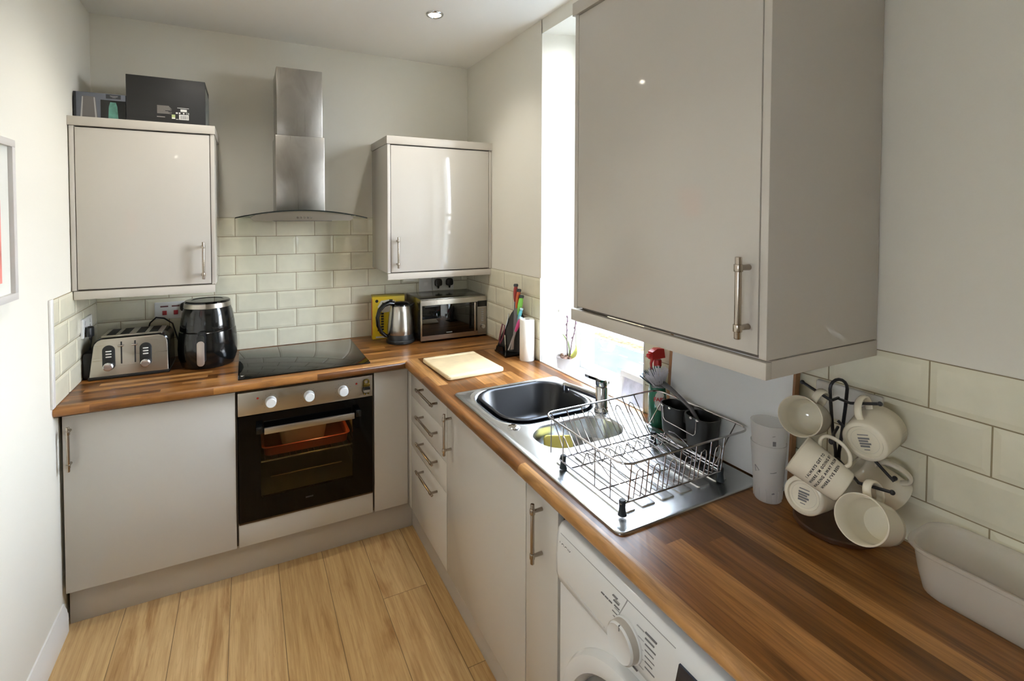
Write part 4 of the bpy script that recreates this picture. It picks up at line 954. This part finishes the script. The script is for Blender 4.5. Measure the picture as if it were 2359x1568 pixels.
def wrap(rx, ry, a0, a1, z0, z1, up=None, n=16, push=.0006):
    mb = MB(); A = [a0 + (a1 - a0) * i / n for i in range(n + 1)]
    f = lambda a, z, q: SB + V(((rx(z) + q) * math.cos(a), (ry(z) + q) * math.sin(a), z))
    Z = [z0 + (z1 - z0) * j / 6 for j in range(7)]
    mb.loft([[f(a, z, push) for a in A] + [f(a, z, 0) for a in A[::-1]] for z in Z]); return mb
ac = math.atan2(cv.y, cv.x)
itp = lambda pts: (lambda z: next((a[1] + (b[1] - a[1]) * (z - a[0]) / (b[0] - a[0]) for a, b in zip(pts, pts[1:]) if a[0] <= z <= b[0]), pts[-1][1]))
RX = itp([(.0, .025), (.10, .025), (.125, .024), (.150, .022), (.178, .016), (.205, .011)]); RY = itp([(.0, .034), (.10, .034), (.125, .032), (.150, .028), (.178, .019), (.205, .011)])
obj('neck_label', wrap(RX, RY, ac - 1.3, ac + 1.3, .160, .184), pbr('red_label', (196, 48, 30), .4), t)
obj('neck_collar', wrap(RX, RY, ac - 1.3, ac + 1.3, .186, .204), pbr('cream_label', (214, 208, 190), .4), t)
mb = wrap(RX, RY, ac - .25, ac + .0, .162, .182, push=.001); obj('yellow_flash', mb, pbr('yellow_label', (226, 186, 50), .4), t)
# round white label with the name
mb = MB(); n = 28; pts = []
for i in range(n):
    b = 2 * PI * i / n; a = ac - .12 + .62 * math.cos(b); z = .098 + .034 * math.sin(b); pts.append(SB + V(((RX(z) + .0012) * math.cos(a), (RY(z) + .0012) * math.sin(a), z)))
cen = SB + V(((RX(.098) + .0016) * math.cos(ac - .12), (RY(.098) + .0016) * math.sin(ac - .12), .098))
vs = [mb.bm.verts.new(p) for p in pts]; c0 = mb.bm.verts.new(cen)
for i in range(n): mb.bm.faces.new((c0, vs[i], vs[(i + 1) % n]))
obj('round_label', mb, pbr('white_label', (228, 228, 220), .35), t)
tn = V((math.cos(ac - .12) / .025, math.sin(ac - .12) / .034, 0)).normalized(); tx = V((-tn.y, tn.x, 0))
mb = MB().text('FAIRY', .0185, frame(cen + tn * .0012 + V((0, 0, .004)), tx, (0, 0, 1)), .0004, space=.92, bold=.0004)
obj('lettering', mb, pbr('red_letters', (186, 36, 40), .4), t)

# ------------------------------------------------------------------ dish rack, cutlery caddy, brush
t = thing('dish_rack', 'chrome wire dish rack standing on the sink drainer', 'dish rack', (1.65, -1.95, SZ))
RZ, BZ = 1.047, .947
def rr3(x0, x1, y0, y1, r, z, n=6, dip=None): return [V((x, y, z)) for x, y in rrect((x0 + x1) / 2, (y0 + y1) / 2, (x1 - x0) / 2, (y1 - y0) / 2, r, n)]
obj('rim', MB().tube(rr3(1.449, 1.905, -2.106, -1.758, .035, RZ), .0028, 8, True), CHROME, t)
obj('base_frame', MB().tube(rr3(1.4475, 1.818, -2.092, -1.838, .012, BZ), .0022, 8, True), CHROME, t)
xs = [1.475, 1.53, 1.585, 1.64, 1.695, 1.75, 1.80]
mb = MB()
for x in xs: mb.tube([(x, -1.759, RZ), (x, -1.832, BZ + .004), (x, -1.840, BZ + .0015), (x, -2.088, BZ + .0015), (x, -2.094, BZ + .004), (x, -2.105, RZ)], .0017, 6)
obj('long_wires', mb, CHROME, t)
for LW in ((-1.775, -1.80, -1.838), (-2.1025, -2.098, -2.092)):
  mb = MB()
  for x in xs[:-1]:
    for ys, yt, yb in (LW,):
        a, b = x + .017, x + .039; m_ = (a + b) / 2
        mb.tube([(a, yb - (.05 if ys > -1.9 else -.02), BZ + .002), (a, yb, BZ + .004), (a, ys, RZ - .035), (a + .003, ys + (.006 if ys > -1.9 else -.001), RZ - .024), (m_, ys + (.009 if ys > -1.9 else -.002), RZ - .019), (b - .003, ys + (.006 if ys > -1.9 else -.001), RZ - .024), (b, ys, RZ - .035), (b, yb, BZ + .004), (b, yb - (.05 if ys > -1.9 else -.02), BZ + .002)], .0016, 6)
  obj('loop_wires', mb, CHROME, t)
mb = MB()
for y in (-1.80, -1.86, -2.0, -2.06): mb.tube([(1.449, y, RZ), (1.448, y, BZ)], .0017, 6)
for y in (-1.80, -2.06): mb.tube([(1.904, y, RZ), (1.835, y - .0, BZ + .02), (1.818, y, BZ)], .0017, 6)
for y in (-1.90, -2.02): mb.tube([(1.448, y, BZ), (1.818, y, BZ)], .002, 6)
obj('cross_wires', mb, CHROME, t)
mb = MB(); pts = []
for i in range(100):
    f = i / 99; x = 1.475 + .33 * f; pts.append((x, -1.905 - .004, BZ + .018 - .018 * math.cos(f * 2 * PI * 9)))
mb.tube(pts, .0016, 6)
obj('plate_waves', mb, CHROME, t)
mb = MB()
for k in range(10):
    x = 1.495 + k * .0345; mb.tube([(x, -1.905, BZ + .034), (x + .004, -1.925, BZ + .036), (x + .010, -1.955, BZ + .022), (x + .013, -1.985, BZ + .004), (x + .013, -2.03, BZ + .003)], .0016, 6)
obj('plate_prongs', mb, CHROME, t)
for x, y in ((1.462, -1.842), (1.462, -2.088), (1.806, -2.088), (1.806, -1.842)):
    obj('foot', MB().lathe([(.011, 0), (.009, .006), (.0075, .02), (.0085, .034), (.007, .037)], (x, y, SZ + .0036), n=14), pbr('rubber_foot', (36, 46, 52), .6), t)
t = thing('cutlery_caddy', 'black twin pot cutlery caddy hooked on the dish rack', 'cutlery holder', (1.893, -1.915, .95))
def pot(cx, cy_, h0, h1):
    mb = MB(); lo = lambda o, z: [V((x, y, z)) for x, y in rrect(cx, cy_, .036 - o, .048 - o, .026 - o * .4, 6)]
    mb.loft([lo(.009, h0), lo(.005, h0 + .006), lo(.001, h1 - .02), lo(-.001, h1 - .004), lo(-.001, h1), lo(.0025, h1), lo(.004, h1 - .02), lo(.010, h0 + .008)]); return obj('pot', mb, BLACKM, t, ang=60)
pot(1.880, -1.867, .944, 1.038); pot(1.880, -1.965, .938, 1.038)
obj('web', MB().box(1.860, 1.904, -1.922, -1.910, 1.0, 1.032, .002), BLACKM, t)
obj('wire_bracket', MB().tube([(1.842, -1.845, 1.036), (1.842, -1.848, .998), (1.842, -1.856, .990), (1.842, -1.965, .985), (1.842, -1.972, .993), (1.842, -1.975, 1.034)], .0016, 6), CHROME, t)
for y in (-1.843, -1.872, -1.955, -1.978): obj('clip_end', MB().sphere((1.8425, y, 1.034), .0042, 10, (1, 1.5, 1)), CHROME2, t)
t = thing('dish_brush', 'dish brush with grey and white bristles standing in the cutlery caddy', 'brush', (1.885, -1.93, .96))
GB = pbr('brush_grey', (92, 92, 94), .4)
hp = [V(p) for p in ((1.880, -1.985, .958), (1.875, -1.962, 1.01), (1.870, -1.932, 1.049), (1.868, -1.893, 1.068), (1.868, -1.850, 1.086), (1.868, -1.825, 1.092), (1.868, -1.775, 1.072))]
obj('handle', MB().tube(hp, [.0055, .006, .0065, .0065, .0075, .010, .008], 10), GB, t)
hc = V((1.868, -1.800, 1.084)); hu = V((-.35, .10, .95)).normalized(); hs = V((0, -.93, .30)).normalized(); ht = hu.cross(hs)
obj('head', MB().sphere(hc, .024, 16, (.8, 1.25, .45)), GB, t)
rr = random.Random(4)
mw, mg_ = MB(), MB()
for k in range(150):
    u_, v_ = rr.uniform(-1, 1), rr.uniform(-1, 1)
    if u_ * u_ + v_ * v_ > 1: continue
    b0 = hc + hs * (u_ * .028) + ht * (v_ * .020) + hu * .006; dr_ = (hu + hs * (u_ * .85) + ht * (v_ * .55)).normalized(); L_ = .042 + .007 * rr.random()
    (mw if u_ > -.42 else mg_).tube([b0, b0 + dr_ * L_], [.0018, .0011], 4)
o = obj('bristles', mw, pbr('bristle_white', (216, 214, 220), .6), t); o['kind'] = 'stuff'
o = obj('grey_bristles', mg_, pbr('bristle_grey', (74, 88, 98), .6), t); o['kind'] = 'stuff'

# ------------------------------------------------------------------ frosted cups and plastic tub
FROST = frosted('frosted_plastic', (255, 255, 254), .55, .35)
t = thing('plastic_cups', 'two frosted plastic cups nested in a stack beside the drainer', 'cups', (1.856, -2.188, WT), 'frosted cups')
for k, (z0, nm) in enumerate(((.0005, 'a'), (.060, 'b'))): pass
bpy.data.objects.remove(t)
def cup(label, z0, h, r0, r1):
    t = thing('plastic_cup', label, 'cup', (1.856, -2.190, WT + z0), 'frosted plastic cups'); c = (1.856, -2.190, WT + z0)
    obj('wall', MB().lathe([(0, .0005), (r0 - .002, 0), (r0, .003), (r1, h), (r1 - .0016, h), (r0 - .0018, .005), (0, .0045)], c, n=40), FROST, t); return t, c
t, c = cup('lower frosted plastic cup standing on the worktop by the drainer', .0005, .148, .0315, .0415)
mb = MB()
for i in range(14):
    a = 2 * PI * i / 14; mb.tube([V(c) + V((.0322 * math.cos(a), .0322 * math.sin(a), .004)), V(c) + V((.0342 * math.cos(a), .0342 * math.sin(a), .036))], .0009, 5)
obj('base_ribs', mb, FROST, t)
aa = math.atan2(-.80, -1.2); P_ = lambda da, z, r: V(c) + V((r * math.cos(aa + da), r * math.sin(aa + da), z))
mb = MB().tube([P_(.5, .086, .0385), P_(.30, .083, .0382), P_(.12, .082, .0382)], .0007, 5).tube([P_(.42, .030, .0352), P_(.25, .028, .035)], .0016, 5).tube([P_(-.85, .092, .0388), P_(-.55, .082, .0382), P_(-.82, .076, .0378), P_(-.85, .092, .0388)], .0007, 5)
obj('printed_marks', mb, GINK, t)
t, c = cup('upper frosted plastic cup nested inside the lower one', .0545, .146, .0318, .0425)
P_ = lambda da, z, r: V(c) + V((r * math.cos(aa + da), r * math.sin(aa + da), z))
mb2 = MB().box(-.0035, .0035, -.0055, .0055, 0, .001).xf(frame(P_(.32, .104, .0396), (-math.sin(aa + .32), math.cos(aa + .32), 0), (0, 0, 1)))
obj('printed_marks', MB().tube([P_(.36, .124, .0414), P_(.2, .122, .0413)], .0006, 5), GINK, t); obj('small_logo', mb2, GINK, t)
t = thing('plastic_tub', 'translucent rectangular plastic tub against the tiles at the right edge', 'tub', (1.875, -2.72, WT))
mb = MB(); tl = lambda o, z, r=.05: [V((x, y, z)) for x, y in rrect(1.872, -2.745, .0795 - o, .245 - o, max(.02, r - o * .5), 8)]
mb.loft([tl(.026, WT + .0005), tl(.019, WT + .006), tl(.012, WT + .04), tl(.006, WT + .086), tl(.001, WT + .087), tl(-.002, WT + .091), tl(-.001, WT + .096), tl(.004, WT + .0965), tl(.008, WT + .092), tl(.0085, WT + .08), tl(.014, WT + .04), tl(.021, WT + .008), tl(.03, WT + .0025)])
obj('tub', mb, frosted('tub_plastic', (250, 247, 240), .62, .25), t, ang=60)

# ------------------------------------------------------------------ mug tree
t = thing('mug_tree', 'black wire mug tree on a dark round wooden base', 'mug tree', (1.890, -2.335, WT))
TC = V((1.890, -2.335, 0)); WIRE = pbr('black_wire', (34, 36, 40), .4)
obj('base', MB().lathe([(.082, .0005), (.086, .003), (.086, .010), (.083, .013), (0, .013)], TC + V((0, 0, WT)), n=56), pbr('dark_base_wood', (66, 38, 18), .35, var=.15, vscale=20), t)
lp_ = [TC + V((0.004, -.002, WT + .012)), TC + V((.004, -.002, 1.10)), TC + V((-.012, .006, 1.16)), TC + V((-.0185, .009, 1.225))]
rv = V((.894, -.447, 0))
mb = MB(); pts = [TC + rv * .004 + V((0, 0, WT + .012)), TC + rv * -.004 + V((0, 0, 1.09)), TC - rv * .012 + V((0, 0, 1.14)), TC - rv * .019 + V((0, 0, 1.215))]
for i in range(9): a = PI - PI * i / 8; pts.append(TC + rv * (.020 * math.cos(a)) + V((0, 0, 1.235 + .022 * math.sin(a))))
pts += [TC + rv * .017 + V((0, 0, 1.195)), TC + rv * .010 + V((0, 0, 1.13)), TC + rv * .004 + V((0, 0, 1.085)), TC + rv * .002 + V((0, 0, WT + .012))]
obj('pole', MB().tube(pts, .0036, 8), WIRE, t)
MT = t
def tree_arm(*p):
    p = [V(q) for q in p]; obj('arm', MB().tube(p, .0032, 8).sphere(p[-1], .005, 12), WIRE, MT)
CF, CU, CR = fwd, up, rt
def camdir(a, b, c): return (CR * a + CU * b + CF * c)
def mug(label, mouth_r, base_r, h, cpos, o, hd, text=None, stamp=False, arm=None, along=0.0, off=.0195):
    """cpos = centre of the mug, o = direction the mouth faces, hd = direction of the handle"""
    t = thing('mug', label, 'mug', cpos, 'cream mugs on the mug tree')
    M = frame(cpos, V(hd) - V(o) * (V(hd).dot(V(o)) / V(o).length_squared), V(o).cross(V(hd)))
    q = h / 2; mr, br = mouth_r, base_r
    if arm:
        hx, hy, hz = M.col[0].xyz, M.col[1].xyz, M.col[2].xyz; ho = V(cpos) + hx * (br + (mr - br) * .72 + off) + hz * along
        tree_arm(TC + V((0, 0, arm[2])), ho + hy * arm[0], ho + hy * (arm[0] * .5 + arm[1] * .5), ho + hy * arm[1])
    mb = MB().lathe([(0, -q + .004), (br - .010, -q + .004), (br - .008, -q), (br - .002, -q), (br, -q + .003), (br + (mr - br) * .25, -q + h * .22), (br + (mr - br) * .62, -q + h * .6), (mr, q - .001), (mr - .0015, q), (mr - .003, q - .001), (br + (mr - br) * .62 - .0035, -q + h * .6), (br + (mr - br) * .2 - .004, -q + h * .2), (br - .008, -q + .009), (0, -q + .008)], n=48)
    obj('body', mb.xf(M), CERAM, t, ang=60)
    r1, r2 = br + (mr - br) * .72, br + (mr - br) * .2
    pts = [(r1 - .002, 0, q * .5), (r1 + .014, 0, q * .62), (r1 + .026, 0, q * .45), (r1 + .029, 0, 0), (r1 + .022, 0, -q * .42), (r2 + .010, 0, -q * .66), (r2 - .001, 0, -q * .62)]
    # smooth the handle path
    sm = []
    for i in range(len(pts) - 1):
        p0, p1, p2, p3 = [V(pts[max(0, min(len(pts) - 1, i + j))]) for j in (-1, 0, 1, 2)]
        for s_ in range(4):
            f = s_ / 4; sm.append(.5 * ((2 * p1) + (p2 - p0) * f + (2 * p0 - 5 * p1 + 4 * p2 - p3) * f * f + (3 * p1 - p0 - 3 * p2 + p3) * f ** 3))
    sm.append(V(pts[-1]))
    obj('handle', MB().tube(sm, .0042, 10, r2=.0075).xf(M), CERAM, t, ang=60)
    if stamp:
        mb = MB()
        for i in range(4): mb.box(-.012 + i * .0055, -.0085 + i * .0055, -.011, .006 + .004 * (i % 2), -q + .0030, -q + .0042)
        mb.box(.013, .0145, -.010, .010, -q + .003, -q + .0042).box(-.018, -.0165, -.006, .004, -q + .003, -q + .0042)
        obj('maker_stamp', mb.xf(M), GINK, t)
        mb = MB().tube([(br * .62 * math.cos(a), br * .62 * math.sin(a), -q + .0042) for a in [2 * PI * i / 28 for i in range(28)]], .0004, 4, True)
        obj('foot_ring', mb.xf(M), pbr('ring_grey', (176, 172, 162), .4), t)
    if text:
        mb = MB(); fr = text[1]
        for i, line in enumerate(text[0]): mb.text(line, .0098, frame((0, 0, 0), (1, 0, 0), (0, 1, 0)), .0001, space=1.12) if False else None
        for i, line in enumerate(text[0]):
            zc = .012 - i * .0100
            lb = MB().text(line, .0068, Matrix(), .0, space=1.25, bold=.00025)
            for v in lb.bm.verts:
                s_, y_ = v.co.x, v.co.y; z_ = zc + y_; r_ = br + (mr - br) * ((z_ + q) / h) + .0007; a = fr + s_ / r_; v.co = V((r_ * math.cos(a), r_ * math.sin(a), z_))
            me = bpy.data.meshes.new('x'); lb.bm.to_mesh(me); lb.bm.free(); mb.bm.from_mesh(me); bpy.data.meshes.remove(me)
        obj('lettering', mb.xf(M), INK, t)
    return t
mug('cream mug hung top left on the mug tree with its open mouth facing out', .0445, .036, .098, (1.802, -2.316, 1.1778), V((-0.9333, -0.2169, 0.2863)), V((0.3454, -0.3232, 0.8811)), arm=(-.02, .045, 1.214))
mug('cream mug hung top right on the mug tree showing its stamped base', .047, .041, .096, (1.8621, -2.4193, 1.1683), V((0.9814, 0.1485, 0.1214)), V((-0.1577, 0.2643, 0.9514)), stamp=True, arm=(-.022, .034, 1.212))
mug('cream mug with four lines of black writing hung in the middle', .044, .035, .096, (1.731, -2.387, 1.105), V((-0.3142, 0.8255, 0.4689)), V((0.4931, -0.2802, 0.8236)), text=(("I ALWAYS GET TO", "WHERE I'M GOING BY", "WALKING AWAY FROM", "WHERE I'VE BEEN"), -1.5), arm=(.03, -.024, 1.145), along=.014)
mug('cream mug hung low on the left behind the mug with writing, base outwards', .046, .040, .096, (1.807, -2.327, 1.0075), V((0.9701, 0.1878, -0.1540)), V((0.1547, 0.0114, 0.9879)), stamp=True, arm=(.02, -.03, 1.06))
mug('cream mug hung lowest on the right with its wide mouth facing out', .0455, .038, .10, (1.7452, -2.4772, 1.0411), V((-0.9219, -0.0416, 0.3852)), V((0.3752, 0.1521, 0.9144)), arm=(.026, -.030, 1.072))
mug('cream mug mostly hidden at the back of the mug tree near the tiles', .040, .033, .092, (1.917, -2.405, 1.046), V((.42, -.62, -.55)), V((-.2, -.5, .85)), arm=(.030, .020, 1.16), off=.0150)
